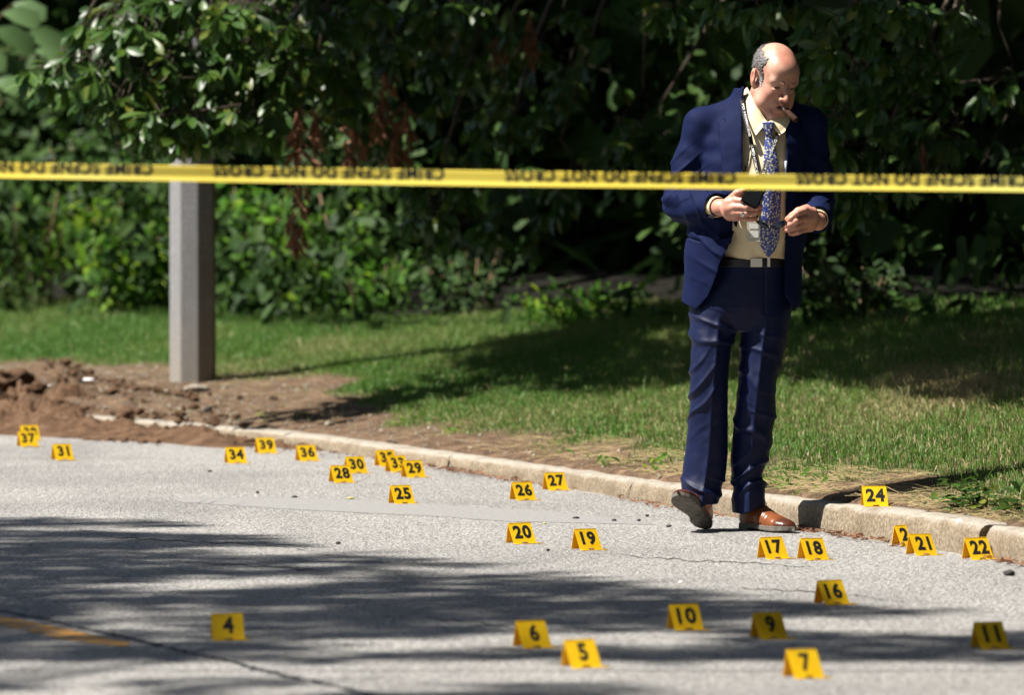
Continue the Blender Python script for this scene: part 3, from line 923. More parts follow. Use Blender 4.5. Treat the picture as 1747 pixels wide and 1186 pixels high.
class Field:
    def __init__(s, lo, hi, h):
        s.lo, s.h = np.asarray(lo, float), h
        s.n = np.ceil((np.asarray(hi) - s.lo) / h).astype(int) + 1
        s.D = np.full(tuple(s.n), 0.05, np.float32)
    def sl(s, lo, hi):
        a = np.clip(np.floor((np.asarray(lo) - s.lo) / s.h).astype(int), 0, s.n - 1)
        b = np.clip(np.ceil((np.asarray(hi) - s.lo) / s.h).astype(int) + 1, 1, s.n)
        b = np.maximum(b, a + 1)
        g = [s.lo[i] + s.h * np.arange(a[i], b[i]) for i in range(3)]
        return tuple(slice(a[i], b[i]) for i in range(3)), np.meshgrid(*g, indexing='ij', sparse=True)
    def add(s, fn, lo, hi, k=0.0, m=0.02):
        q, (x, y, z) = s.sl(np.asarray(lo) - m - k, np.asarray(hi) + m + k)
        d = fn(x, y, z).astype(np.float32)
        s.D[q] = smin(s.D[q], d, k)
    def cut(s, fn, lo, hi, k=0.0, m=0.01):
        q, (x, y, z) = s.sl(np.asarray(lo) - m, np.asarray(hi) + m)
        d = fn(x, y, z).astype(np.float32)
        s.D[q] = -smin(-s.D[q], d, k)
    def warp(s, fn, lo, hi):
        q, (x, y, z) = s.sl(lo, hi)
        s.D[q] += fn(x, y, z).astype(np.float32)
    # primitives
    def cone(s, a, b, ra, rb, k=0.0, flat=None, cut=False):
        a, b = np.asarray(a, float), np.asarray(b, float)
        def fn(x, y, z):
            ab = b - a
            px, py, pz = x - a[0], y - a[1], z - a[2]
            if flat is not None:
                n, f = flat
                n = np.asarray(n, float) / np.linalg.norm(n)
                dn = (px * n[0] + py * n[1] + pz * n[2]) * (1 / f - 1)
                px, py, pz = px + dn * n[0], py + dn * n[1], pz + dn * n[2]
            t = np.clip((px * ab[0] + py * ab[1] + pz * ab[2]) / (ab @ ab + 1e-12), 0, 1)
            d = np.sqrt((px - t * ab[0]) ** 2 + (py - t * ab[1]) ** 2 + (pz - t * ab[2]) ** 2)
            return d - (ra + (rb - ra) * t)
        r = max(ra, rb)
        if flat is not None: r *= max(1, flat[1])
        (s.cut if cut else s.add)(fn, np.minimum(a, b) - r, np.maximum(a, b) + r, k)
    def ell(s, c, r, k=0.0, R=None, cut=False):
        c, r = np.asarray(c, float), np.asarray(r, float)
        Rt = np.eye(3) if R is None else np.asarray(R).T
        def fn(x, y, z):
            p = [x - c[0], y - c[1], z - c[2]]
            q = [Rt[i, 0] * p[0] + Rt[i, 1] * p[1] + Rt[i, 2] * p[2] for i in range(3)]
            k0 = np.sqrt((q[0] / r[0]) ** 2 + (q[1] / r[1]) ** 2 + (q[2] / r[2]) ** 2)
            k1 = np.sqrt((q[0] / r[0] ** 2) ** 2 + (q[1] / r[1] ** 2) ** 2 + (q[2] / r[2] ** 2) ** 2) + 1e-9
            return k0 * (k0 - 1) / k1
        m = r.max()
        (s.cut if cut else s.add)(fn, c - m, c + m, k)
    def mesh(s, name):
        D, n = s.D, s.n
        I = D < 0
        c = np.zeros(tuple(n - 1), np.int8)
        sh = [(slice(i, n[0] - 1 + i), slice(j, n[1] - 1 + j), slice(k, n[2] - 1 + k)) for i in (0, 1) for j in (0, 1) for k in (0, 1)]
        for q in sh: c += I[q]
        mask = (c > 0) & (c < 8)
        ijk = np.argwhere(mask)
        ids = np.full(mask.shape, -1, np.int32); ids[mask] = np.arange(len(ijk))
        acc = np.zeros((len(ijk), 3)); cnt = np.zeros(len(ijk))
        cor = [(i, j, k) for i in (0, 1) for j in (0, 1) for k in (0, 1)]
        val = {q: D[ijk[:, 0] + q[0], ijk[:, 1] + q[1], ijk[:, 2] + q[2]] for q in cor}
        for a in cor:
            for ax in range(3):
                if a[ax]: continue
                b = list(a); b[ax] = 1; b = tuple(b)
                va, vb = val[a], val[b]
                x = (va < 0) != (vb < 0)
                t = np.where(x, va / (va - vb + 1e-12), 0)
                p = np.tile(np.array(a, float), (len(ijk), 1)); p[:, ax] += t
                acc += p * x[:, None]; cnt += x
        V = (ijk + acc / cnt[:, None]) * s.h + s.lo
        F = []
        for ax in range(3):
            A = [slice(None)] * 3; B = [slice(None)] * 3
            A[ax] = slice(0, -1); B[ax] = slice(1, None)
            Ia, Ib = I[tuple(A)], I[tuple(B)]
            e = np.argwhere(Ia != Ib)
            o = [q for q in range(3) if q != ax]
            ok = np.all([(e[:, q] > 0) & (e[:, q] < n[q] - 1) for q in o], 0)
            e = e[ok]
            def cell(da, db):
                w = e.copy(); w[:, o[0]] -= da; w[:, o[1]] -= db
                return ids[w[:, 0], w[:, 1], w[:, 2]]
            quad = np.stack([cell(1, 1), cell(0, 1), cell(0, 0), cell(1, 0)], 1)
            flip = Ia[e[:, 0], e[:, 1], e[:, 2]]
            if ax == 1: flip = ~flip
            quad[~flip] = quad[~flip][:, ::-1]
            F.append(quad)
        F = np.concatenate(F)
        F = F[(F >= 0).all(1)]
        used = np.unique(F)
        mp = np.full(len(V), -1); mp[used] = np.arange(len(used))
        return mesh_np(name, V[used], mp[F]), V[used]

def poly_sd(poly):
    """signed distance to a polygon in the xz plane"""
    P = np.asarray(poly, float)
    def fn(x, y, z):
        x, z = np.broadcast_arrays(x[:, :, :], z[:, :, :]) if np.ndim(x) == 3 else (x, z)
        d = np.full(x.shape, 1e9); s = np.ones(x.shape)
        j = len(P) - 1
        for i in range(len(P)):
            e = P[j] - P[i]; wx, wz = x - P[i, 0], z - P[i, 1]
            t = np.clip((wx * e[0] + wz * e[1]) / (e @ e + 1e-12), 0, 1)
            d = np.minimum(d, (wx - e[0] * t) ** 2 + (wz - e[1] * t) ** 2)
            c1, c2, c3 = z >= P[i, 1], z < P[j, 1], e[0] * wz > e[1] * wx
            s = np.where((c1 & c2 & c3) | (~c1 & ~c2 & ~c3), -s, s)
            j = i
        return s * np.sqrt(d)
    return fn

# photograph pixel -> the man's own metres (x to the right, z up, y away from the viewer)
KX = lambda px: (px - 1290.0) / 466.0
KZ = lambda py: (905.0 - py) / 466.0
def XZ(*q): return np.array([(KX(a), KZ(b)) for a, b in q])

def loft(zs, cx, cy, a, b, p=2.0):
    """distance to an upright body whose elliptic section changes with height"""
    zf = np.linspace(zs[0], zs[-1], 400)
    ker = np.hanning(25); ker /= ker.sum()
    def sm(v):
        w = np.interp(zf, zs, v); return np.convolve(np.pad(w, 12, mode='edge'), ker, 'valid')
    T = [sm(v) for v in (cx, cy, a, b)]
    def fn(x, y, z):
        c0, c1, A, B = [np.interp(z, zf, t) for t in T]
        u, w = (x - c0), (y - c1)
        k0 = (np.abs(u / A) ** p + np.abs(w / B) ** p) ** (1 / p) + 1e-9
        r = np.sqrt(u * u + w * w) + 1e-9
        g = np.sqrt((u / A ** 2) ** 2 + (w / B ** 2) ** 2) + 1e-9
        d = (k0 - 1) * np.minimum(k0 / g, r / k0 * 1.0) if p == 2.0 else (k0 - 1) * r / k0 * np.minimum(1.0, k0 / (g * r))
        return np.maximum(d, np.maximum(zs[0] - z, z - zs[-1]))
    return fn

# ------------------------------------------------------------------ materials of the man
mt = M('skin', rough=0.42, spec=0.4, Subsurface_Weight=0.12, Subsurface_Scale=0.01)
mt.b.inputs['Subsurface Radius'].default_value = (1.0, 0.35, 0.2)
sk = mt.ramp(mt.noise(30, 4, 0.6, mt.co((1, 1, 1), True)), [(0.3, (0.42, 0.19, 0.135)), (0.55, (0.53, 0.29, 0.21)), (0.8, (0.60, 0.37, 0.28))])
sk = mt.mix(mt.attr('ruddy'), sk, (0.44, 0.13, 0.085))
sk = mt.mix(mt.attr('dark'), sk, (0.055, 0.03, 0.025))
mt.color(sk); mt.bump(mt.noise(260, 3, 0.6, mt.co((1, 1, 1), True)), 0.25, 0.003)
MAT_SKIN = mt.m
def cloth(name, base, alt, rough=0.75, sheen=0.3, weave=900, bump=0.12):
    mt = M(name, rough=rough, spec=0.2 if rough < 0.6 else 0.10, Sheen_Weight=sheen, Sheen_Roughness=0.4)
    mt.b.inputs['Sheen Tint'].default_value = (*[min(1, q * 5 + 0.05) for q in base], 1)
    o = mt.co((1, 1, 1), True)
    mt.color(mt.mix(mt.ramp(mt.noise(14, 4, 0.6, o), [(0.35, 0.0), (0.7, 1.0)]), base, alt))
    mt.bump(mt.math('ADD', mt.noise(weave, 2, 0.5, o), mt.math('MULTIPLY', mt.noise(22, 3, 0.55, o), 5.0)), bump, 0.006)
    return mt.m
MAT_JACKET = cloth('navy wool jacket', (0.0034, 0.0072, 0.035), (0.0044, 0.0092, 0.044), 0.75, 0.03)
MAT_TROUSER = cloth('navy wool trousers', (0.0028, 0.0062, 0.032), (0.0038, 0.0082, 0.041), 0.52, 0.03)
mt = M('cream striped shirt', rough=0.8, spec=0.25)
wv = mt.n('ShaderNodeTexWave', wave_type='BANDS', bands_direction='X')
wv.inputs['Scale'].default_value = 88; wv.inputs['Distortion'].default_value = 0.4
mt.l(mt.co((1, 1, 1), True), wv.inputs['Vector'])
mt.color(mt.mix(wv.outputs['Fac'], (0.60, 0.46, 0.25), (0.74, 0.64, 0.45)))
mt.bump(mt.noise(30, 4, 0.6, mt.co((1, 1, 0.5), True)), 0.25, 0.01)
MAT_SHIRT = mt.m
mt = M('blue floral tie', rough=0.5, spec=0.4)
o = mt.co((1, 1, 1), True)
v1 = mt.voro(112, o); v2 = mt.voro(160, o)
tcol = mt.mix(mt.ramp(v1, [(0.36, 1.0), (0.46, 0.0)]), (0.018, 0.032, 0.20), (0.62, 0.58, 0.40))
tcol = mt.mix(mt.ramp(v1, [(0.10, 1.0), (0.16, 0.0)]), tcol, (0.50, 0.33, 0.03))
tcol = mt.mix(mt.ramp(v2, [(0.55, 0.0), (0.62, 0.75)]), tcol, (0.10, 0.14, 0.38))
mt.color(tcol); MAT_TIE = mt.m
mt = M('grey streaked hair', rough=0.45, spec=0.5)
oh = mt.co((1, 1, 1), True)
hs = mt.ramp(mt.noise(75, 4, 0.7, mt.co((1, 0.35, 1), True)), [(0.38, (0.05, 0.04, 0.037)), (0.55, (0.095, 0.082, 0.078)), (0.74, (0.21, 0.20, 0.20))])
mt.color(mt.mix(mt.attr('white'), hs, (0.55, 0.55, 0.56))); mt.bump(mt.noise(140, 3, 0.6, mt.co((1, 0.3, 1), True)), 0.8, 0.006)
MAT_HAIR = mt.m
mt = M('tan brogue leather', rough=0.33, spec=0.5)
sl = mt.ramp(mt.noise(18, 4, 0.6, mt.co((1, 1, 1), True)), [(0.3, (0.135, 0.038, 0.013)), (0.7, (0.225, 0.070, 0.022))])
mt.color(mt.mix(mt.attr('toe'), sl, (0.045, 0.014, 0.010))); mt.bump(mt.noise(120, 3), 0.15, 0.004)
MAT_SHOE = mt.m
mt = M('shoe sole rubber', rough=0.8, spec=0.3)
mt.color(mt.ramp(mt.noise(40, 4, 0.6), [(0.3, (0.07, 0.062, 0.052)), (0.7, (0.15, 0.135, 0.115))])); MAT_SOLE = mt.m
MAT_LACE = M('brown lace', (0.03, 0.014, 0.01), 0.8).m
MAT_BLACKP = M('black plastic', (0.010, 0.010, 0.011), 0.25, 0.5).m
MAT_STRAP = M('black strap', (0.010, 0.010, 0.011), 0.7, 0.3).m
MAT_WPRINT = M('white print', (0.7, 0.7, 0.68), 0.7).m
MAT_BELT = M('black leather belt', (0.012, 0.010, 0.010), 0.4, 0.5).m
MAT_BUCKLE = M('brushed buckle', (0.72, 0.66, 0.58), 0.42, 0.5, Metallic=1.0).m
MAT_SILVER = M('silver', (0.75, 0.74, 0.7), 0.18, 0.5, Metallic=1.0).m
MAT_BADGE = M('clear badge sleeve', (0.55, 0.52, 0.44), 0.2, 0.5).m
MAT_LENS = M('dark lens', (0.008, 0.011, 0.03), 0.06, 0.8).m
MAT_EYE = M('eye', (0.10, 0.075, 0.06), 0.55, 0.3).m
MAT_BUTTON = M('dark button', (0.012, 0.013, 0.03), 0.2, 0.6).m
mt = M('cigar wrapper', rough=0.8, spec=0.1); mt.color(mt.ramp(mt.noise(60, 4, 0.7), [(0.3, (0.028, 0.013, 0.009)), (0.7, (0.062, 0.030, 0.020))])); MAT_CIGAR = mt.m
MAT_TIP = M('clear cigar tip', (0.42, 0.38, 0.34), 0.1, 0.8).m

mp_ = pix_ground(1290, 905)
MAN = np.array([mp_[0], mp_[1], 0.0])
man = tag(empty('person', MAN), 'balding man in a navy suit and floral tie walking past the kerb, looking down', 'person')

# ------------------------------------------------------------------ body: head, neck, arms, hands, trunk and legs as one skin
HC = np.array([KX(1318.5), 0.0 - 0.055, KZ(133.5)])
RH = np.array(Matrix.Rotation(math.radians(28), 3, 'Z') @ Matrix.Rotation(math.radians(4), 3, 'Y') @ Matrix.Rotation(math.radians(23), 3, 'X'))
HS = 0.965
def H(p): return HC + RH @ (np.asarray(p, float) * HS)
B = Field((-0.46, -0.46, -0.02), (0.36, 0.30, 1.86), 0.0031)
def hell(c, r, k, cut=False, rot=None):
    R = RH if rot is None else RH @ rot
    B.ell(H(c), np.asarray(r) * HS, k, R, cut)
def hcone(a, b, ra, rb, k, cut=False): B.cone(H(a), H(b), ra * HS, rb * HS, k, cut=cut)
hell((0, 0.015, 0.048), (0.078, 0.098, 0.084), 0)
hell((0, -0.040, -0.025), (0.064, 0.058, 0.085), 0.03)
hell((0, -0.055, 0.05), (0.058, 0.045, 0.045), 0.03)
for sx in (-1, 1):
    hcone((sx * 0.060, 0.0, -0.055), (sx * 0.022, -0.076, -0.110), 0.021, 0.021, 0.03)
    hell((sx * 0.040, -0.056, -0.042), (0.025, 0.028, 0.028), 0.02)
    hell((sx * 0.051, -0.042, -0.078), (0.026, 0.033, 0.030), 0.025)
hell((0, -0.084, -0.106), (0.022, 0.017, 0.018), 0.015)
hell((0, -0.040, -0.118), (0.044, 0.045, 0.026), 0.03)
hcone((-0.046, -0.079, 0.021), (0.046, -0.079, 0.021), 0.012, 0.012, 0.018)
for sx in (-1, 1):
    hell((sx * 0.033, -0.103, 0.002), (0.017, 0.014, 0.012), 0.012, True)
    hell((sx * 0.032, -0.083, 0.006), (0.0145, 0.012, 0.0105), 0.005)
    hcone((sx * 0.018, -0.104, 0.018), (sx * 0.047, -0.089, 0.022), 0.0056, 0.0040, 0.005)
    hell((sx * 0.033, -0.0925, -0.0030), (0.012, 0.006, 0.0022), 0.003, True)
    hell((sx * 0.032, -0.085, -0.0115), (0.014, 0.010, 0.0065), 0.006)
hcone((0, -0.094, 0.008), (0, -0.124, -0.036), 0.0085, 0.0125, 0.010)
for sx in (-1, 1):
    hell((sx * 0.0135, -0.110, -0.041), (0.0095, 0.012, 0.009), 0.006)
    hell((sx * 0.008, -0.119, -0.050), (0.0035, 0.005, 0.004), 0.003, True)
    hcone((sx * 0.022, -0.098, -0.045), (sx * 0.034, -0.085, -0.075), 0.003, 0.003, 0.007, True)
hell((0, -0.084, -0.072), (0.032, 0.022, 0.028), 0.015)
hell((0.004, -0.107, -0.0755), (0.0205, 0.020, 0.0105), 0.004, True)
hcone((-0.022, -0.098, -0.066), (0.022, -0.098, -0.066), 0.0052, 0.0052, 0.006)
hcone((0, -0.106, -0.0635), (0, -0.106, -0.0635), 0.0056, 0.0056, 0.006)
hcone((-0.018, -0.098, -0.089), (0.018, -0.098, -0.089), 0.0064, 0.0064, 0.006)
for sx in (-1, 1):                                   # ears
    rot = np.array(Matrix.Rotation(math.radians(-18), 3, 'X') @ Matrix.Rotation(math.radians(sx * 16), 3, 'Z'))
    hell((sx * 0.082, 0.016, -0.006), (0.0095, 0.021, 0.034), 0.006, rot=rot)
    hell((sx * 0.094, 0.010, 0.000), (0.009, 0.0115, 0.018), 0.004, True, rot)
    hell((sx * 0.079, 0.002, -0.034), (0.008, 0.010, 0.010), 0.005)
NB = np.array([KX(1300), 0.035, KZ(188)])
B.cone(H((0, 0.018, -0.055)), NB, 0.062, 0.066, 0.02)
B.cone(NB, (0.02, 0.03, 1.36), 0.064, 0.07, 0.02)
# trunk, legs and arms inside the clothes
B.cone((0.01, 0.0, 1.40), (0.0, 0.0, 0.98), 0.115, 0.115, 0.05)
SHL, ELL, WRL = np.array([KX(1196), 0.02, KZ(215)]), np.array([-0.276, 0.015, KZ(340)]), np.array([KX(1226), -0.205, KZ(353)])
SHR, ELR, WRR = np.array([KX(1380), 0.02, KZ(215)]), np.array([KX(1391), 0.02, KZ(345)]), np.array([KX(1390), -0.20, KZ(377)])
for (a, b, c) in ((SHL, ELL, WRL), (SHR, ELR, WRR)):
    B.cone((0.0, 0.0, 1.38), a, 0.07, 0.055, 0.03)
    B.cone(a, b, 0.048, 0.042, 0.02); B.cone(b, c, 0.042, 0.029, 0.02)
ANL, KNL, HPL = np.array([-0.19, -0.03, 0.10]), np.array([-0.171, -0.035, 0.49]), np.array([-0.11, 0.0, 0.93])
ANR, KNR, HPR = np.array([-0.030, 0.01, 0.10]), np.array([-0.006, -0.03, 0.49]), np.array([0.04, 0.0, 0.93])
for (a, b, c) in ((HPL, KNL, ANL), (HPR, KNR, ANR)):
    B.cone((-0.02, 0.0, 0.98), a, 0.09, 0.065, 0.03)
    B.cone(a, b, 0.058, 0.042, 0.02); B.cone(b, c, 0.042, 0.030, 0.02)

# hands.  The one that grips the radio: back of the hand to the viewer, fingers curled to the right
def chain(pts, rads, k=0.004):
    for i in range(len(pts) - 1): B.cone(pts[i], pts[i + 1], rads[i], rads[i + 1], k)
def W(px, py, y): return np.array([KX(px), y, KZ(py)])
B.cone(WRL, W(1240, 353, -0.235), 0.028, 0.030, 0.015, flat=((0, 1, 0), 0.8))
B.cone(W(1238, 345, -0.245), W(1249, 342, -0.262), 0.022, 0.0145, 0.010)
B.cone(W(1236, 355, -0.248), W(1247, 352, -0.268), 0.022, 0.0145, 0.010)
B.cone(W(1236, 363, -0.242), W(1248, 362, -0.264), 0.019, 0.0135, 0.010)
B.cone(W(1240, 368, -0.235), W(1251, 370, -0.256), 0.016, 0.012, 0.010)
chain([W(1249, 340, -0.266), W(1266, 342, -0.290), W(1279, 344.5, -0.280), W(1285, 345, -0.262)], [0.0125, 0.0112, 0.0100, 0.0085])
chain([W(1247, 351, -0.270), W(1268, 352, -0.298), W(1284, 352.5, -0.288), W(1291, 352, -0.266)], [0.0128, 0.0116, 0.0104, 0.0088])
chain([W(1248, 361, -0.266), W(1268, 362, -0.292), W(1282, 362, -0.282), W(1289, 361, -0.262)], [0.0124, 0.0112, 0.0100, 0.0085])
chain([W(1251, 370, -0.258), W(1267, 371.5, -0.278), W(1277, 372, -0.272), W(1283, 371, -0.256)], [0.0112, 0.0100, 0.0090, 0.0078])
chain([W(1240, 340, -0.240), W(1252, 328, -0.258), W(1262, 324, -0.270), W(1272, 326, -0.262)], [0.0155, 0.0135, 0.0115, 0.0092])
# the one that pinches the sunglasses: fingers point to the left
B.cone(WRR, W(1376, 370, -0.245), 0.027, 0.030, 0.014, flat=((0, 1, 0), 0.8))
B.cone(W(1378, 362, -0.245), W(1365, 357, -0.272), 0.024, 0.0150, 0.010)
B.cone(W(1378, 372, -0.248), W(1366, 370, -0.276), 0.024, 0.0150, 0.010)
B.cone(W(1378, 380, -0.242), W(1366, 380, -0.268), 0.021, 0.0135, 0.010)
B.cone(W(1376, 386, -0.236), W(1366, 389, -0.258), 0.017, 0.0120, 0.010)
chain([W(1366, 357, -0.276), W(1352, 362, -0.305), W(1342, 371, -0.300), W(1337, 377, -0.284)], [0.0128, 0.0112, 0.0098, 0.0082])
chain([W(1366, 369, -0.278), W(1351, 375, -0.304), W(1341, 381.5, -0.296), W(1335, 384, -0.276)], [0.0128, 0.0114, 0.0100, 0.0084])
chain([W(1366, 380, -0.270), W(1350, 385.5, -0.292), W(1340, 390, -0.284), W(1333, 391, -0.264)], [0.0122, 0.0108, 0.0096, 0.0082])
chain([W(1367, 389, -0.260), W(1354, 394, -0.276), W(1346, 396.5, -0.270), W(1341, 396.5, -0.256)], [0.0112, 0.0100, 0.0088, 0.0076])
chain([W(1370, 354, -0.250), W(1355, 358, -0.268), W(1344, 366, -0.274), W(1336, 372, -0.268)], [0.0155, 0.0130, 0.0112, 0.0090])
me, V = B.mesh('body')
q = (V - HC) @ RH / HS
def blob(c, r): return np.exp(-(((q - np.asarray(c)) / np.asarray(r)) ** 2).sum(1))
rud = 0.75 * blob((0, -0.125, -0.04), (0.02, 0.03, 0.016)) + 0.55 * blob((-0.045, -0.07, -0.04), (0.022, 0.04, 0.022)) + 0.55 * blob((0.045, -0.07, -0.04), (0.022, 0.04, 0.022)) + 0.45 * blob((0, -0.06, 0.11), (0.06, 0.06, 0.03)) + 0.6 * blob((-0.088, 0.014, -0.006), (0.014, 0.02, 0.03)) + 0.35 * blob((0, -0.1, -0.075), (0.026, 0.02, 0.014))
hz = (V[:, 2] < 1.3)
rud = np.where(hz, 0.25, rud)
attr(me, 'ruddy', np.clip(rud, 0, 0.85))
dk = 1.0 * blob((0.004, -0.090, -0.0755), (0.018, 0.014, 0.0085)) + 0.55 * blob((-0.033, -0.09, -0.003), (0.012, 0.01, 0.003)) + 0.55 * blob((0.033, -0.09, -0.003), (0.012, 0.01, 0.003)) + 0.5 * blob((-0.035, -0.099, 0.0215), (0.02, 0.01, 0.0042)) + 0.5 * blob((0.035, -0.099, 0.0215), (0.02, 0.01, 0.0042))
attr(me, 'dark', np.clip(dk, 0, 0.95) * np.where(q[:, 2] > -0.03, 0.75, 1))
body = link('body', me, MAT_SKIN, man)

# hair: a horseshoe round the back and sides
def head_like(F_, grow):
    def hl(c, r, k, rot=None): F_.ell(H(c), (np.asarray(r) + grow) * HS, k, RH)
    hl((0, 0.015, 0.048), (0.078, 0.098, 0.084), 0)
    hl((0, -0.040, -0.025), (0.064, 0.058, 0.085), 0.03)
    hl((0, -0.055, 0.05), (0.058, 0.045, 0.045), 0.03)
HF = Field(HC - 0.16, HC + 0.16, 0.0025)
head_like(HF, 0.0034)
def hair_mask(x, y, z):
    x, y, z = np.broadcast_arrays(x, y, z)
    p = np.stack([x - HC[0], y - HC[1], z - HC[2]], -1) @ RH / HS
    X_, Y_, Z_ = p[..., 0], p[..., 1], p[..., 2]
    n = 0.003 * np.sin(Z_ * 200 + Y_ * 90) + 0.002 * np.sin(Z_ * 510 - Y_ * 140)
    topz = 0.088 + 0.25 * (Y_ - 0.0) * (Y_ > 0) + n                 # upper edge, higher at the back
    front = -0.020 - 0.15 * (Z_ - 0.03) + n                          # front edge at the temple
    d = np.maximum(Z_ - topz, front - Y_)
    d = np.maximum(d, -(Z_ + 0.075 - 0.25 * np.clip(Y_, 0, 1)))
    d = np.maximum(d, 0.040 - np.abs(X_) - 3 * np.clip(Y_ - 0.01, 0, 1))
    burn = np.maximum(np.maximum(np.abs(Y_ + 0.020) - 0.012 + n * 0.4, -(Z_ + 0.050)), np.maximum(Z_ - 0.03, 0.05 - np.abs(X_)))
    lowside = np.maximum(-(Z_ - 0.028), 0.022 - Y_)                  # keep clear of the ear
    d = np.maximum(d, np.minimum(0.028 - Z_, 0.0) * 0 + np.where((Z_ < 0.030) & (Y_ < 0.034), 0.02, -1))
    return np.minimum(d, burn).astype(np.float32) * HS
xx, yy, zz = HF.sl(HC - 0.2, HC + 0.2)[1]
HF.D = np.maximum(HF.D, hair_mask(xx, yy, zz))
HF.D += (0.0009 * np.sin((xx * 0.4 + yy * 0.6 - zz * 0.3) * 900 + 6 * np.sin(zz * 60))).astype(np.float32)
me, V = HF.mesh('hair')
q = (V - HC) @ RH / HS
attr(me, 'white', np.clip(np.clip((0.02 - q[:, 2]) / 0.04, 0, 1) * (q[:, 1] < 0.02) + 0.3 * blob((-0.08, -0.01, 0.1), (0.03, 0.03, 0.02)), 0, 0.9))
hair = link('hair', me, MAT_HAIR, man)
# loose combed strands over the shell
rr = np.random.default_rng(9)
st = rr.integers(0, len(V), 3600)
nrm = np.array([p.normal[:] for p in me.vertices])[st]
back = RH @ np.array([0, 0.8, -0.55])
S0 = V[st]
tang = back - nrm * (nrm @ back)[:, None]
tang /= np.linalg.norm(tang, axis=1, keepdims=True) + 1e-9
keep = ((S0 - HC) @ RH)[:, 1] > -0.04
S0, tang, nrm = S0[keep], tang[keep], nrm[keep]; n = len(S0)
sd_ = np.cross(tang, nrm) * 0.0005
Ls = (0.008 + 0.012 * rr.random(n))[:, None]
jit = rr.normal(0, 0.10, (n, 3))
a0, a1, a2 = S0 - nrm * 0.001, S0 + nrm * 0.0011 + (tang + jit) * Ls * 0.5, S0 + nrm * 0.0004 + (tang + jit) * Ls
vv = np.stack([a0 - sd_, a0 + sd_, a1 + sd_, a1 - sd_, a2], 1).reshape(-1, 3)
i = np.arange(n) * 5
sm_ = mesh_np('hair_strand', vv, [np.stack([i, i + 1, i + 2, i + 3], 1), np.stack([i + 3, i + 2, i + 4], 1)])
attr(sm_, 'white', np.repeat(np.clip(rr.normal(0.1, 0.22, n), 0, 0.8), 5))
tag(link('hair_strands', sm_, MAT_HAIR, hair), kind='stuff')
for sx in (-1, 1):
    bm = bmesh.new(); bmesh.ops.create_uvsphere(bm, u_segments=12, v_segments=8, radius=0.0115 * HS)
    me = bpy.data.meshes.new('eye'); bm.to_mesh(me); bm.free()
    o = link('eye', me, MAT_EYE, man); o.location = H((sx * 0.032, -0.0835, -0.001))

# ------------------------------------------------------------------ shirt
shirt_fn = loft([0.94, 0.97, 1.05, 1.14, 1.25, 1.36, 1.46, 1.52, 1.56], [-0.01, -0.005, 0.0, 0.005, 0.012, 0.018, 0.02, 0.02, 0.02],
                [0.0, 0.0, -0.008, -0.015, -0.01, 0.0, 0.01, 0.02, 0.03], [0.135, 0.135, 0.14, 0.142, 0.146, 0.150, 0.140, 0.108, 0.085], [0.116, 0.126, 0.152, 0.164, 0.158, 0.146, 0.124, 0.104, 0.092])
S_ = Field((-0.24, -0.26, 0.92), (0.26, 0.16, 1.66), 0.0036)
S_.add(shirt_fn, (-0.22, -0.18, 0.92), (0.24, 0.16, 1.57))
S_.warp(lambda x, y, z: 0.0022 * np.sin(z * 70 + x * 60 + 1.5 * np.sin(x * 40)) * np.clip((1.12 - z) / 0.1, 0, 1) + 0.0015 * np.sin(x * 120 - z * 40) * np.clip((z - 1.1) / 0.2, 0, 1)
        - 0.0018 * np.exp(-((x - 0.03) / 0.014) ** 2), (-0.24, -0.26, 0.95), (0.26, 0.02, 1.5))
# collar: a stand round the neck and two pointed leaves
neck_c, neck_d = NB + np.array([0.0, -0.004, 0.0]), np.array([0.10, -0.16, 1.0]); neck_d /= np.linalg.norm(neck_d)
def stand(r, t, z0, z1):
    def fn(x, y, z):
        p = [x - neck_c[0], y - neck_c[1], z - neck_c[2]]
        h = p[0] * neck_d[0] + p[1] * neck_d[1] + p[2] * neck_d[2]
        rr_ = np.sqrt(np.maximum((p[0] ** 2 + p[1] ** 2 + p[2] ** 2) - h * h, 0))
        d = np.abs(rr_ - (r - 0.05 * h)) - t
        return np.maximum(d, np.maximum(z0 - h, h - z1))
    return fn
S_.add(stand(0.081, 0.005, -0.06, 0.012), neck_c - 0.13, neck_c + 0.13, 0.004)
cl = poly_sd(XZ((1272, 143), (1282, 146), (1291, 172), (1304, 208), (1299, 222), (1286, 228), (1278, 205), (1266, 180)))
cr = poly_sd(XZ((1337, 196), (1341, 212), (1331, 232), (1316, 212), (1309, 209), (1322, 202)))
def leaf_fn(pl):
    return lambda x, y, z: np.maximum(np.maximum(pl(*np.broadcast_arrays(x, y, z)), y - 0.03), stand(0.097, 0.0055, -0.16, 0.05)(x, y, z))
S_.cut(lambda x, y, z: z - 0.999 - 0.004 * np.sin(x * 40) + 0 * x + 0 * y, (-0.24, -0.26, 0.92), (0.26, 0.16, 1.02))
me, V = S_.mesh('shirt')
V = displace(me, V, 0.004 * n3(V * [1, 1, 0.5], 22, 3) * (V[:, 2] < 1.5))
shirt = link('shirt', me, MAT_SHIRT, man)
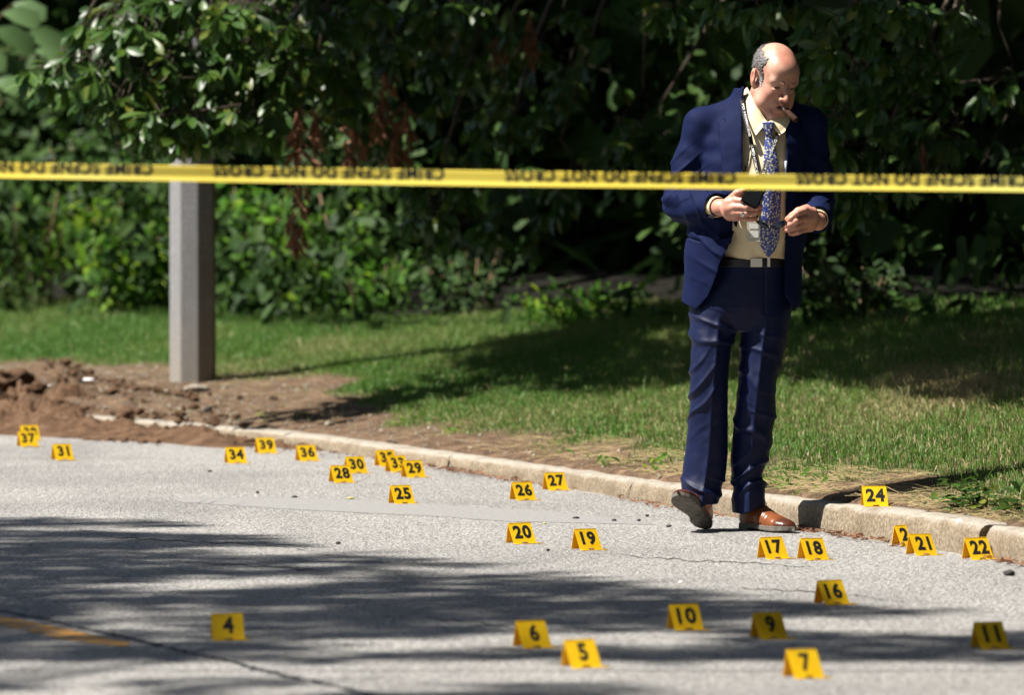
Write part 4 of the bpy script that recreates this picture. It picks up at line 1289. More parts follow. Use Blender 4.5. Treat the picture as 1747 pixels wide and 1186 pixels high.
def sheet(name, top, low, mat, parent, thick=0.0035, nn=12, mm=6, bulge=0.005):
    """a curved panel between two 3-D edges, with thickness"""
    def rs(P):
        P = np.asarray(P, float); s = np.concatenate([[0], np.cumsum(np.linalg.norm(np.diff(P, axis=0), axis=1))]); t = np.linspace(0, s[-1], nn)
        return np.stack([np.interp(t, s, P[:, i]) for i in range(3)], 1)
    a, b = rs(top), rs(low); v = []
    for side in (0, 1):
        for i in range(nn):
            for j in range(mm):
                q = j / (mm - 1); p = a[i] * (1 - q) + b[i] * q
                v.append(p + np.array([0, -bulge * math.sin(q * math.pi) + side * thick, 0]))
    o_ = nn * mm; f = []
    for i in range(nn - 1):
        for j in range(mm - 1):
            k = i * mm + j; f += [(k, k + 1, k + mm + 1, k + mm), (o_ + k, o_ + k + mm, o_ + k + mm + 1, o_ + k + 1)]
        for j in (0, mm - 1):
            k = i * mm + j; f.append((k, k + mm, o_ + k + mm, o_ + k))
    for i in (0, nn - 1):
        for j in range(mm - 1):
            k = i * mm + j; f.append((k, o_ + k, o_ + k + 1, k + 1))
    m = MB(); m.add(v, f); return link(name, m.mesh(name), mat, parent)
def W3(*q): return [(KX(a), y, KZ(b)) for a, b, y in q]
sheet('collar_leaf', W3((1274, 147, 0.03), (1277, 155, -0.03), (1288, 178, -0.088), (1305, 207, -0.112)), W3((1264, 158, 0.03), (1265, 182, -0.050), (1273, 208, -0.110), (1286, 230, -0.138)), MAT_SHIRT, shirt)
sheet('collar_leaf', W3((1307, 207, -0.112), (1322, 200, -0.098), (1334, 192, -0.070), (1343, 178, -0.01)), W3((1326, 230, -0.134), (1335, 224, -0.118), (1344, 208, -0.09), (1352, 188, -0.02)), MAT_SHIRT, shirt)
def shirt_front(x, z, lo=-0.25, hi=0.0):
    ys = np.linspace(lo, hi, 126)
    d = shirt_fn(np.full(126, x), ys, np.full(126, z))
    k = np.argmax(d < 0)
    return ys[k] if (d < 0).any() else -0.09
def ytop(z): return np.interp(z, [1.42, 1.437, 1.495, 1.551, 1.60], [0.0, -0.147, -0.122, -0.070, -0.030])
def ribbon(name, pts, width, mat, parent, off=0.004, thick=0.0016, neck=False):
    """a strap lying over the shirt front; pts are (x, z)"""
    pts = np.asarray(pts, float)
    m = MB(); n = len(pts)
    v = []
    for i, (x, z) in enumerate(pts):
        t = pts[min(i + 1, n - 1)] - pts[max(i - 1, 0)]; t /= np.linalg.norm(t)
        nx, nz = -t[1] * width / 2, t[0] * width / 2
        for s in (-1, 1):
            xx_, zz_ = x + s * nx, z + s * nz
            y = min(shirt_front(xx_, zz_), -0.06) - off if not neck or zz_ < 1.43 else ytop(zz_) - 0.008
            v += [(xx_, y, zz_), (xx_, y + thick, zz_)]
    f = []
    for i in range(n - 1):
        a, b = 4 * i, 4 * (i + 1)
        f += [(a, a + 2, b + 2, b), (a + 1, b + 1, b + 3, a + 3), (a, b, b + 1, a + 1), (a + 2, a + 3, b + 3, b + 2)]
    f += [(0, 1, 3, 2), (4 * n - 4, 4 * n - 2, 4 * n - 1, 4 * n - 3)]
    m.add(v, f)
    return link(name, m.mesh(name), mat, parent)
def resample(pts, n):
    pts = np.asarray(pts, float); s = np.concatenate([[0], np.cumsum(np.linalg.norm(np.diff(pts, axis=0), axis=1))])
    t = np.linspace(0, s[-1], n); return np.stack([np.interp(t, s, pts[:, 0]), np.interp(t, s, pts[:, 1])], 1)

# tie
TF = Field((-0.03, -0.26, 0.98), (0.12, -0.05, 1.52), 0.0028)
tb = poly_sd(XZ((1303, 226), (1313, 226), (1321, 262), (1327, 300), (1328, 335), (1327, 375), (1325.5, 410), (1318, 426), (1307, 438), (1298, 427), (1291, 413), (1293, 375), (1296, 330), (1298, 290), (1299, 262)))
tk = poly_sd(XZ((1296, 208), (1318, 207), (1315, 220), (1311, 231), (1304, 231), (1299, 220)))
TF.add(lambda x, y, z: np.maximum(tb(*np.broadcast_arrays(x, y, z)), np.abs(shirt_fn(x, y, z) - 0.010 - 0.003 * np.cos((x - 0.04) * 60)) - 0.0042), (-0.02, -0.25, 0.99), (0.10, -0.06, 1.48))
TF.add(lambda x, y, z: np.maximum(tk(*np.broadcast_arrays(x, y, z)), np.sqrt((y + 0.118) ** 2 + (0.45 * (x - 0.037)) ** 2) - 0.021), (-0.01, -0.16, 1.42), (0.08, -0.08, 1.52), 0.004)
me, V = TF.mesh('tie'); link('tie', me, MAT_TIE, man)

# ------------------------------------------------------------------ jacket
J = Field((-0.46, -0.34, 0.77), (0.36, 0.24, 1.66), 0.0036)
jk = loft([0.79, 0.83, 0.92, 1.02, 1.12, 1.22, 1.32, 1.42, 1.49, 1.545, 1.585, 1.62], [-0.060, -0.058, -0.052, -0.045, -0.032, -0.02, -0.006, 0.0, 0.0, 0.002, 0.006, 0.01],
          [0.005, 0.005, 0.004, 0.002, 0.0, 0.0, 0.005, 0.012, 0.018, 0.028, 0.034, 0.036], [0.214, 0.216, 0.219, 0.219, 0.212, 0.208, 0.205, 0.205, 0.185, 0.130, 0.098, 0.090], [0.155, 0.160, 0.170, 0.176, 0.178, 0.172, 0.162, 0.148, 0.128, 0.105, 0.094, 0.090])
J.add(jk, (-0.30, -0.2, 0.78), (0.24, 0.22, 1.62))
for (sh, el, wr, tuck) in ((SHL, ELL, WRL, 1), (SHR, ELR, WRR, -1)):
    J.cone(np.array([0.012, 0.025, 1.540]), sh + [0, 0, 0.008], 0.075, 0.058, 0.03)
    J.cone(sh, (sh + el) / 2, 0.066, 0.064, 0.03); J.cone((sh + el) / 2, el, 0.064, 0.063, 0.02)
    c = wr + (el - wr) * 0.16
    J.cone(el, c, 0.062, 0.052, 0.03)
    # drape under the forearm
    J.cone(el + [0, 0, -0.02], (el + wr) / 2 + [0, 0, -0.018], 0.055, 0.050, 0.03)
    d = (wr - el) / np.linalg.norm(wr - el)
    J.cut(lambda x, y, z, c=c, d=d: np.maximum(-((x - c[0]) * d[0] + (y - c[1]) * d[1] + (z - c[2]) * d[2]) + 0.006, np.sqrt((x - c[0]) ** 2 + (y - c[1]) ** 2 + (z - c[2]) ** 2) - 0.12), c - 0.13, c + 0.13)
    J.cone(c - d * 0.05, c + d * 0.03, 0.0435, 0.0435, cut=True)
    # folds round the elbow and along the sleeve
    def fold(x, y, z, el=el, sh=sh):
        r = np.sqrt((x - el[0]) ** 2 + (y - el[1]) ** 2 + (z - el[2]) ** 2)
        ang = np.arctan2(z - el[2], (y - el[1]) + 0.6 * (x - el[0]) * np.sign(-el[0]))
        up = np.exp(-((z - (el[2] + 0.14)) / 0.10) ** 2)
        return 0.0065 * np.sin(ang * 7 + r * 30) * np.exp(-(r / 0.12) ** 2) + 0.003 * np.sin(z * 80 + x * 45 + y * 20) * up * np.exp(-((x - sh[0]) / 0.12) ** 2)
    J.warp(fold, np.minimum(np.minimum(el, sh), wr) - 0.1, np.maximum(np.maximum(el, sh), wr) + 0.1)
J.warp(lambda x, y, z: 0.004 * np.sin(x * 28 + z * 9 + 2 * np.sin(z * 7)) * np.clip((1.25 - z) / 0.2, 0, 1) * (y < 0.05) + 0.0035 * np.sin((z + 0.7 * x) * 46) * np.exp(-((z - 1.08) / 0.07) ** 2 - ((x + 0.16) / 0.1) ** 2)
       + 0.003 * np.sin((z - 0.9 * x) * 50) * np.exp(-((z - 1.36) / 0.08) ** 2 - ((np.abs(x) - 0.15) / 0.06) ** 2), (-0.34, -0.3, 0.78), (0.3, 0.1, 1.5))
# lapels and collar lie proud of the chest
lapL = poly_sd(XZ((1268, 146), (1256, 156), (1233, 201), (1236, 206), (1223, 207), (1226, 250), (1235, 310), (1246, 372), (1254, 392), (1264, 300), (1265, 180), (1274, 160)))
lapR = poly_sd(XZ((1340, 170), (1352, 176), (1368, 200), (1364, 206), (1376, 209), (1370, 260), (1356, 330), (1340, 395), (1330, 420), (1330, 300), (1334, 200)))
def lap(pl):
    return lambda x, y, z: np.maximum(np.maximum(pl(*np.broadcast_arrays(x, y, z)), y - 0.0), np.abs(jk(x, y, z) - 0.0045) - 0.0045)
J.add(lap(lapL), (-0.16, -0.22, 1.08), (-0.03, 0.0, 1.64), 0.0008)
J.add(lap(lapR), (0.07, -0.22, 1.03), (0.2, 0.0, 1.59), 0.0008)
# flap pocket edge and breast pocket welt
wl_ = poly_sd(XZ((1163, 398), (1192, 409), (1193, 413), (1163, 402)))
J.cut(lambda x, y, z: np.maximum(wl_(*np.broadcast_arrays(x, y, z)), -0.0015 - jk(x, y, z)), (-0.30, -0.25, 1.03), (-0.18, 0.05, 1.11))
# the open front
op = poly_sd(XZ((1268, 120), (1267, 152), (1263, 180), (1262, 300), (1254, 380), (1238, 424), (1228, 440), (1219, 470), (1205, 505), (1186, 526), (1178, 545), (1178, 560), (1352, 560), (1350, 522), (1336, 500), (1335, 440), (1337, 330), (1338, 205), (1340, 165), (1340, 120)))
J.cut(lambda x, y, z: np.maximum(op(*np.broadcast_arrays(x, y, z)), y - 0.055), (-0.27, -0.34, 0.76), (0.2, 0.06, 1.66))
J.cone((0.018, 0.03, 1.52), (0.024, 0.03, 1.70), 0.090, 0.090, cut=True)
# hollow below so that the hem is an edge, with a rounded corner
J.cut(lambda x, y, z: np.maximum(jk(x, y, z) + 0.010, z - 0.93), (-0.3, -0.2, 0.77), (0.2, 0.2, 0.94))
hem = poly_sd(XZ((1100, 560), (1100, 519), (1160, 512), (1166, 517), (1186, 527), (1205, 520), (1280, 522), (1352, 527), (1367, 516), (1460, 514), (1460, 560)))
J.cut(lambda x, y, z: hem(*np.broadcast_arrays(x, y, z)), (-0.46, -0.34, 0.76), (0.36, 0.24, 0.86))
me, V = J.mesh('jacket')
def ridge(t):
    s = np.sin(2 * math.pi * t + 0.55 * np.sin(2 * math.pi * t))
    return (0.5 + 0.5 * s) ** 3.2 - 0.25
def near_(V, c, r): return np.exp(-(((V - np.asarray(c)) / np.asarray(r)) ** 2).sum(1))
wv_ = n3(V, 9, 1)
amt = 0.006 * n3(V * [1, 1, 0.55], 13, 2) + 0.0025 * n3(V, 34, 4)
amt += 0.012 * ridge((V[:, 2] * 0.9 - V[:, 0] * 0.7 + 0.05 * wv_) * 19) * (near_(V, (-0.27, 0, 1.30), (0.07, 0.2, 0.07)) + near_(V, (0.25, 0, 1.30), (0.06, 0.2, 0.08)))
amt += 0.011 * ridge((V[:, 2] * 0.3 + V[:, 0] * 1.0 + 0.06 * wv_) * 17) * near_(V, (-0.22, -0.1, 1.20), (0.09, 0.12, 0.07))
amt += 0.007 * ridge((V[:, 2] * 1.0 + V[:, 0] * 0.55 + 0.05 * wv_) * 15) * near_(V, (-0.15, -0.15, 1.02), (0.10, 0.15, 0.10))
V = displace(me, V, amt)
jacket = link('jacket', me, MAT_JACKET, man)
def jfront(x, z):
    ys = np.linspace(-0.3, 0.0, 151); d = jk(np.full(151, x), ys, np.full(151, z)); return ys[np.argmax(d < 0)]
for (px, py) in ((1227, 434),):
    m = MB(); x, z = KX(px), KZ(py); y = jfront(x - 0.01, z)
    m.tube([(x, y + 0.006, z), (x, y - 0.005, z)], [0.0105, 0.0100], 14)
    link('button', m.mesh('button', False), MAT_BUTTON, jacket)
for k in range(3):
    m = MB(); p = WRL + (ELL - WRL) * (0.22 + 0.07 * k) + np.array([0.0, -0.038, -0.034])
    m.tube([p, p + np.array([0, -0.009, -0.006])], 0.0068, 10); link('button', m.mesh('button', False), MAT_BUTTON, jacket)
for (el, wr) in ((ELL, WRL), (ELR, WRR)):            # shirt cuffs
    c = wr + (el - wr) * 0.16; d = (wr - el) / np.linalg.norm(wr - el)
    CF = Field(c - 0.09, c + 0.09, 0.003)
    CF.cone(c - d * 0.03, c + d * 0.018, 0.040, 0.038)
    CF.cut(lambda x, y, z, c=c, d=d: -((x - c[0]) * d[0] + (y - c[1]) * d[1] + (z - c[2]) * d[2]) + 0.020, c - 0.09, c + 0.09)
    CF.cone(c - d * 0.01, c + d * 0.06, 0.0345, 0.0335, cut=True)
    me, V = CF.mesh('shirt_cuff'); link('shirt_cuff', me, MAT_SHIRT, man)

# ------------------------------------------------------------------ trousers
T = Field((-0.36, -0.22, 0.05), (0.24, 0.20, 1.02), 0.0037)
hip = loft([0.735, 0.775, 0.82, 0.88, 0.94, 0.975, 0.99], [-0.060, -0.060, -0.058, -0.048, -0.028, -0.018, -0.016], [0.0] * 7, [0.165, 0.182, 0.188, 0.182, 0.165, 0.155, 0.152], [0.085, 0.112, 0.125, 0.127, 0.126, 0.125, 0.124])
T.add(lambda x, y, z: hip(x, y, z), (-0.3, -0.14, 0.72), (0.2, 0.14, 1.0))
legL = loft([0.10, 0.16, 0.22, 0.29, 0.40, 0.50, 0.59, 0.66, 0.74, 0.80, 0.90], [-0.208, -0.199, -0.190, -0.182, -0.178, -0.176, -0.173, -0.167, -0.156, -0.148, -0.12], [-0.035, -0.03, -0.025, -0.02, -0.025, -0.035, -0.03, -0.02, -0.01, 0.0, 0.0],
            [0.066, 0.076, 0.079, 0.078, 0.074, 0.070, 0.071, 0.074, 0.085, 0.092, 0.06], [0.094, 0.092, 0.090, 0.088, 0.088, 0.092, 0.098, 0.105, 0.112, 0.114, 0.09])
legR = loft([0.065, 0.11, 0.15, 0.195, 0.25, 0.316, 0.43, 0.53, 0.66, 0.76, 0.80, 0.90], [-0.026, -0.028, -0.027, -0.032, -0.028, -0.018, -0.006, 0.000, 0.019, 0.033, 0.032, 0.02], [0.0, 0.0, 0.0, 0.0, 0.0, 0.0, -0.015, -0.025, -0.01, 0.0, 0.0, 0.0],
            [0.060, 0.061, 0.062, 0.059, 0.068, 0.073, 0.076, 0.068, 0.083, 0.091, 0.094, 0.06], [0.090, 0.090, 0.088, 0.084, 0.086, 0.088, 0.090, 0.094, 0.104, 0.112, 0.114, 0.09])
T.add(legL, (-0.30, -0.16, 0.09), (-0.04, 0.12, 0.90), 0.03)
T.add(legR, (-0.12, -0.14, 0.06), (0.16, 0.13, 0.90), 0.015)
def tfold(x, y, z):
    L = x < -0.085
    cxl = np.interp(z, [0.1, 0.29, 0.5, 0.66, 0.8], [-0.205, -0.178, -0.165, -0.150, -0.140]); cxr = np.interp(z, [0.065, 0.2, 0.43, 0.66, 0.8], [-0.03, -0.03, -0.01, 0.015, 0.035])
    cx = np.where(L, cxl, cxr); u = x - cx
    front = np.clip(-y / 0.05, 0, 1)
    crease = -0.0085 * np.exp(-np.abs(u / 0.011) ** 1.4) * front * np.clip((0.80 - z) / 0.06, 0, 1)
    s = np.where(L, 1.0, -1.0)
    ankle = 0.0025 * np.sin((z + 0.45 * s * u + 0.25 * np.abs(u)) * np.where(L, 62, 70) + 1.0) * np.exp(-((z - np.where(L, 0.17, 0.19)) / np.where(L, 0.055, 0.09)) ** 2)
    knee = 0.0015 * np.sin((z - 0.85 * s * u) * 46 + 2.0) * np.exp(-((z - np.where(L, 0.50, 0.40)) / 0.11) ** 2) * np.clip(0.5 - s * u * 10, 0, 1)
    hipf = 0.0015 * np.sin((z + 0.55 * u * s) * 62) * np.exp(-((z - 0.71) / 0.08) ** 2) * np.clip(0.4 - s * u * 8, 0, 1)
    shin = 0.001 * np.sin((z - 1.3 * s * u) * 30 + 0.5) * np.exp(-((z - 0.32) / 0.10) ** 2)
    return crease + ankle + knee + hipf + shin
T.warp(tfold, (-0.36, -0.22, 0.06), (0.24, 0.20, 0.86))
cutL = poly_sd(XZ((1100, 870), (1160, 849), (1172, 852), (1190, 860), (1219, 866), (1232, 855), (1244, 842), (1244, 900), (1100, 900)))
cutR = poly_sd(XZ((1240, 920), (1240, 884), (1251, 881), (1278, 871), (1306, 860), (1330, 852), (1330, 920)))
T.cut(lambda x, y, z: cutL(*np.broadcast_arrays(x, y, z)), (-0.36, -0.22, 0.05), (-0.098, 0.20, 0.14))
T.cut(lambda x, y, z: cutR(*np.broadcast_arrays(x, y, z)), (-0.11, -0.22, 0.04), (0.10, 0.20, 0.14))
# fly and pocket seams
T.warp(lambda x, y, z: 0.003 * np.exp(-((x - 0.025) / 0.004) ** 2) * (y < 0) + 0.003 * np.exp(-((x - 0.115 - 0.35 * (z - 0.9)) / 0.004) ** 2) * (y < 0), (-0.1, -0.2, 0.80), (0.2, 0.0, 0.965))
me, V = T.mesh('trousers')
L = V[:, 0] < -0.085
u = V[:, 0] - np.where(L, -0.175, -0.005)
wv_ = n3(V, 8, 6)
z_ = V[:, 2]
def band(c, w): return np.exp(-((z_ - c) / w) ** 2)
amt = 0.006 * n3(V * [1, 1, 0.6], 15, 7) + 0.002 * n3(V, 45, 8)
amt += np.where(L, 1, 0) * (0.010 * ridge((z_ * 1.0 + 0.25 * u + 0.07 * wv_) * 16) * band(0.73, 0.06) + 0.011 * ridge((z_ - 0.95 * u + 0.10 * wv_) * 10.5) * band(0.52, 0.13) * np.clip(0.6 - 7 * u, 0, 1) + 0.012 * ridge((z_ + 0.5 * u + 0.05 * wv_) * 15) * band(0.155, 0.035))
amt += np.where(L, 0, 1) * (0.011 * ridge((z_ + 0.55 * u + 0.08 * wv_) * 12) * band(0.36, 0.07) + 0.013 * ridge((z_ - 0.7 * u + 0.07 * wv_) * 13) * band(0.20, 0.075) + 0.006 * ridge((z_ + 0.4 * u + 0.08 * wv_) * 11) * band(0.62, 0.12))
V = displace(me, V, amt)
link('trousers', me, MAT_TROUSER, man)

# belt
BF = Field((-0.20, -0.18, 0.93), (0.21, 0.16, 1.02), 0.003)
hz_ = lambda x, z: 0.982 + 0.03 * (x - 0.03) * 0 - 0.12 * np.abs(x - 0.03) * 0
BF.add(lambda x, y, z: np.maximum(np.abs(hip(x, y, np.clip(z, 0.93, 0.985)) - 0.005) - 0.0035, np.abs(z - 0.983) - 0.015), (-0.2, -0.16, 0.95), (0.2, 0.15, 1.01))
me, V = BF.mesh('belt'); belt = link('belt', me, MAT_BELT, man)
m = MB(); yb_ = -0.1405
m.box((KX(1287), yb_, 0.984), (0.021, 0.0035, 0.0155)); link('buckle', m.mesh('buckle', False), MAT_BUCKLE, belt)
m = MB(); m.box((KX(1308), yb_ + 0.004, 0.987), (0.005, 0.004, 0.018)); link('belt_loop', m.mesh('belt_loop', False), MAT_BUCKLE, belt)

# ------------------------------------------------------------------ shoes
def shoe(ankle, heel, yaw, pitch, label):
    """local: toe along -y, length 0.30"""
    R = np.array(Matrix.Rotation(yaw, 3, 'Z') @ Matrix.Rotation(pitch, 3, 'X'))
    root = link('shoe', None, None, man)
    root.matrix_local = Matrix.Translation(Vector(heel)) @ Matrix(R.tolist()).to_4x4()
    root['label'] = label
    def width(y):   # half width of the sole along the length; y 0 heel .. -0.30 toe
        return np.interp(-y, [-0.012, 0.0, 0.02, 0.06, 0.11, 0.17, 0.21, 0.25, 0.28, 0.297, 0.304], [0.001, 0.022, 0.034, 0.036, 0.035, 0.044, 0.049, 0.046, 0.034, 0.016, 0.001])
    def cxy(y): return np.interp(-y, [0, 0.12, 0.2, 0.3], [0, 0.0, 0.004, 0.002]) * (1 if yaw > 0 else -1)
    U = Field((-0.07, -0.32, -0.005), (0.07, 0.03, 0.15), 0.0026)
    def upper(x, y, z):
        hgt = np.interp(-y, [-0.02, 0.0, 0.04, 0.08, 0.13, 0.18, 0.23, 0.27, 0.29, 0.305], [0.06, 0.088, 0.098, 0.100, 0.090, 0.068, 0.054, 0.046, 0.038, 0.02])
        w = width(y) - 0.003
        zz = np.clip((z - 0.022) / (hgt - 0.022 + 1e-6), 0, 2)
        ww = w * np.sqrt(np.clip(1 - np.clip(zz, 0, 1) ** 2.6, 0, 1)) * np.interp(-y, [0, 0.1, 0.2], [0.96, 0.98, 1.0])
        d = np.abs(x - cxy(y)) - ww
        return np.maximum(np.maximum(d * 0.75, (z - hgt) * 0.6), 0.020 - z)
    U.add(upper, (-0.06, -0.31, 0.015), (0.06, 0.02, 0.11))
    # quarter seams, tongue, toe cap
    U.warp(lambda x, y, z: -0.0022 * (np.tanh((y + 0.150 + 0.35 * np.abs(x)) * 400) * 0.5 + 0.5) * (z > 0.03) + 0.0016 * np.exp(-((y + 0.235 - 4 * x * x) / 0.0025) ** 2) + 0.003 * np.exp(-(x / 0.006) ** 2) * (y > -0.145) * (z > 0.05)
           + 0.0012 * np.sin(y * 330) * np.exp(-((y + 0.175) / 0.02) ** 2), (-0.07, -0.32, 0.0), (0.07, 0.03, 0.15))
    me, V = U.mesh('upper')
    attr(me, 'toe', np.clip((-V[:, 1] - 0.225) / 0.03, 0, 1) * 0.85 + 0.25 * np.clip((0.035 - V[:, 2]) / 0.01, 0, 1) * (V[:, 1] > -0.22))
    link('upper', me, MAT_SHOE, root)
    S2 = Field((-0.07, -0.32, -0.01), (0.07, 0.03, 0.04), 0.0026)
    def sole(x, y, z):
        w = width(y) + 0.001
        zb = np.interp(-y, [0.0, 0.072, 0.078, 0.12, 0.22, 0.30], [0.0, 0.0, 0.010, 0.008, 0.0025, 0.007])
        return np.maximum(np.maximum((np.abs(x - cxy(y)) - w) * 0.8, z - 0.023), zb - z)
    S2.add(sole, (-0.06, -0.31, -0.005), (0.06, 0.02, 0.03))
    S2.warp(lambda x, y, z: 0.0012 * np.exp(-((z - 0.017) / 0.0016) ** 2), (-0.07, -0.32, 0.0), (0.07, 0.03, 0.04))
    me, V = S2.mesh('sole'); link('sole', me, MAT_SOLE, root)
    for i, yy_ in enumerate((-0.098, -0.113, -0.128)):
        m = MB(); h_ = np.interp(-yy_, [0.08, 0.13, 0.18], [0.100, 0.090, 0.068]) + 0.0025
        m.tube([(-0.020, yy_, h_ - 0.012), (-0.010, yy_ + 0.002, h_ - 0.001), (0.0, yy_, h_ + 0.001), (0.010, yy_ - 0.002, h_ - 0.001), (0.020, yy_, h_ - 0.012)], 0.0019, 6)
        if i == 0:
            m.tube([(0, yy_, h_ + 0.002), (0.018, yy_ - 0.004, h_ + 0.008), (0.028, yy_ - 0.008, h_ - 0.004), (0.016, yy_ - 0.010, h_ - 0.004), (0.0, yy_, h_ + 0.002)], 0.0016, 6)
            m.tube([(0, yy_, h_ + 0.002), (-0.018, yy_ - 0.004, h_ + 0.006), (-0.028, yy_ - 0.010, h_ - 0.008), (-0.014, yy_ - 0.012, h_ - 0.004), (0.0, yy_, h_ + 0.002)], 0.0016, 6)
            m.tube([(0, yy_, h_ + 0.002), (0.014, yy_ - 0.022, h_ - 0.012)], 0.0016, 6)
        link('lace', m.mesh('lace'), MAT_LACE, root)
    return root
shoe(ANR, (KX(1270), 0.06, 0.001), math.radians(33), 0.0, 'tan leather shoe planted flat on the road')
shoe(ANL, (KX(1203), 0.035, 0.004), math.radians(-22), math.radians(-25), 'tan leather shoe on its heel, dark sole showing')

# ring on the finger
bm = bmesh.new(); bmesh.ops.create_uvsphere(bm, u_segments=10, v_segments=8, radius=0.0085)
for q in bm.verts: q.co = Vector((q.co.x, q.co.y * 0.6, q.co.z * 1.1)) * (1 + 0.15 * mnoise.noise(q.co * 300))
me = bpy.data.meshes.new('ring'); bm.to_mesh(me); bm.free()
o = link('ring', me, MAT_SILVER, man); o.location = W(1261, 364, -0.299)

# ------------------------------------------------------------------ what he wears round his neck and holds
def world_root(name, local, label, cat):
    return tag(empty(name, MAN + np.asarray(local, float)), label, cat)
ly = world_root('lanyard', (0, 0, 0), 'black lettered lanyard with an identity badge hanging over the cream shirt', 'lanyard')
p1 = resample(XZ((1264, 168), (1266, 190), (1270, 210), (1277, 235), (1282, 262), (1290, 300), (1289, 335), (1284, 372)), 26)
p2 = resample(XZ((1326, 218), (1322, 232), (1310, 262), (1299, 290), (1292, 330), (1285, 372)), 26)
p3 = resample(XZ((1280, 240), (1272, 268), (1265, 298), (1268, 330), (1281, 372)), 18)
ribbon('strap', p1, 0.0150, MAT_STRAP, ly, 0.011, neck=True); ribbon('strap', p2, 0.0140, MAT_STRAP, ly, 0.018); ribbon('strap', p3, 0.005, MAT_STRAP, ly, 0.012)
def strap_text(s, pa, pb, off, size):
    v, f = text_mesh(s, 0.02, 0.02, 1.0, 1.0)
    pa, pb = np.array(pa), np.array(pb)
    L = np.linalg.norm(pb - pa); t = (pb - pa) / L; nrm_ = np.array([-t[1], t[0]])
    v[:, 0] *= L / (v[:, 0].max() - v[:, 0].min()); v[:, 1] *= size / (v[:, 1].max() - v[:, 1].min())
    c = (pa + pb) / 2
    q = c + v[:, :1] * t + v[:, 1:2] * nrm_
    y = np.array([(min(shirt_front(a, b), -0.06) - off) if (off > 0.015 or b < 1.43) else ytop(b) - 0.0095 for a, b in q])
    me = bpy.data.meshes.new('lettering'); me.from_pydata(np.stack([q[:, 0], y, q[:, 1]], 1).tolist(), [], f); me.update()
    link('lettering', me, MAT_WPRINT, ly)
a, b = XZ((1265, 176), (1275.5, 232)); strap_text('PD HOMICIDE', a, b, 0.0125, 0.0078)
a, b = XZ((1279.5, 246), (1288.5, 298)); strap_text('SLMPD HOMICIDE', a, b, 0.0125, 0.0095)
a, b = XZ((1298, 296), (1322.5, 231)); strap_text('SLMPD HOMICIDE', a, b, 0.0195, 0.0090)
m = MB(); bx_, bz_ = KX(1281), KZ(393); yb_ = shirt_front(bx_, bz_) - 0.021
m.box((bx_, yb_, bz_), (0.024, 0.0015, 0.036)); link('badge', m.mesh('badge', False), MAT_BADGE, ly)
m = MB(); m.box((bx_ + 0.004, yb_ - 0.0025, bz_ - 0.010), (0.014, 0.0006, 0.012)); m.box((bx_ + 0.002, yb_ - 0.0025, bz_ + 0.018), (0.016, 0.0006, 0.008)); link('badge_card', m.mesh('badge_card', False), MAT_WHITE, ly)

cg = world_root('cigar', H((0.006, -0.108, -0.074)), 'thick brown cigar with a clear tip held between the lips', 'cigar')
d = np.array([0.043, -0.050, -0.045]); d /= np.linalg.norm(d)
m = MB(); m.tube([d * 0.012, d * 0.016, d * 0.080, d * 0.084], [0.0085, 0.0108, 0.0112, 0.0095], 14); link('wrapper', m.mesh('wrapper'), MAT_CIGAR, cg)
m = MB(); m.tube([d * -0.010, d * 0.004, d * 0.014], [0.004, 0.0062, 0.0092], 12); link('tip', m.mesh('tip'), MAT_TIP, cg)

rp = W(1274, 333, -0.284)
rd = world_root('handheld_radio', rp, 'black radio gripped in his lifted fist', 'radio')
Rr = np.array(Matrix.Rotation(math.radians(28), 3, 'Y') @ Matrix.Rotation(math.radians(-18), 3, 'X'))
bm = bmesh.new(); bmesh.ops.create_cube(bm, size=1); bmesh.ops.scale(bm, vec=(0.066, 0.034, 0.10), verts=bm.verts)
bmesh.ops.bevel(bm, geom=bm.edges[:] + bm.verts[:], offset=0.005, segments=2, affect='EDGES')
me = bpy.data.meshes.new('case'); bm.to_mesh(me); bm.free(); o = link('case', me, MAT_BLACKP, rd); o.matrix_local = Matrix.Translation((0.012, 0.002, 0.006)) @ Matrix(Rr.tolist()).to_4x4()
m = MB(); q0 = Rr @ np.array([0.014, 0, 0.04]) + [0.012, 0.002, 0.006]; q1 = Rr @ np.array([0.014, 0, 0.062]) + [0.012, 0.002, 0.006]
m.tube([q0, q1], 0.006, 10); link('knob', m.mesh('knob'), MAT_BLACKP, rd)

sg = world_root('sunglasses', W(1310, 381, -0.29), 'dark wraparound sunglasses pinched in his fingers', 'sunglasses')
o0 = W(1310, 381, -0.29)
def patch(c, w, h, curve, tilt):
    m = MB(); n = 9; v = []
    R = np.array(Matrix.Rotation(tilt, 3, 'Y'))
    for s in (0, 1):
        for i in range(n):
            for j in range(4):
                a = (i / (n - 1) - 0.5); b = (j / 3 - 0.5)
                hh = h * (1 - 0.75 * abs(2 * a) ** 2.5)
                p = R @ np.array([a * w, curve * (2 * a) ** 2 - 0.006 * (1 - (2 * b) ** 2) + s * 0.002, b * hh])
                v.append(c + p)
    f = []
    q = n * 4
    for i in range(n - 1):
        for j in range(3):
            k = i * 4 + j
            f += [(k, k + 4, k + 5, k + 1), (q + k, q + k + 1, q + k + 5, q + k + 4)]
    for i in range(n - 1):
        for j in (0, 3):
            k = i * 4 + j; f.append((k, q + k, q + k + 4, k + 4))
    m.add(v, f); return m
link('lens', patch(W(1324, 380.5, -0.298) - o0, 0.056, 0.026, 0.012, math.radians(-14)).mesh('lens'), MAT_LENS, sg)
link('lens', patch(W(1296, 381, -0.285) - o0, 0.046, 0.017, 0.012, math.radians(32)).mesh('lens'), MAT_LENS, sg)
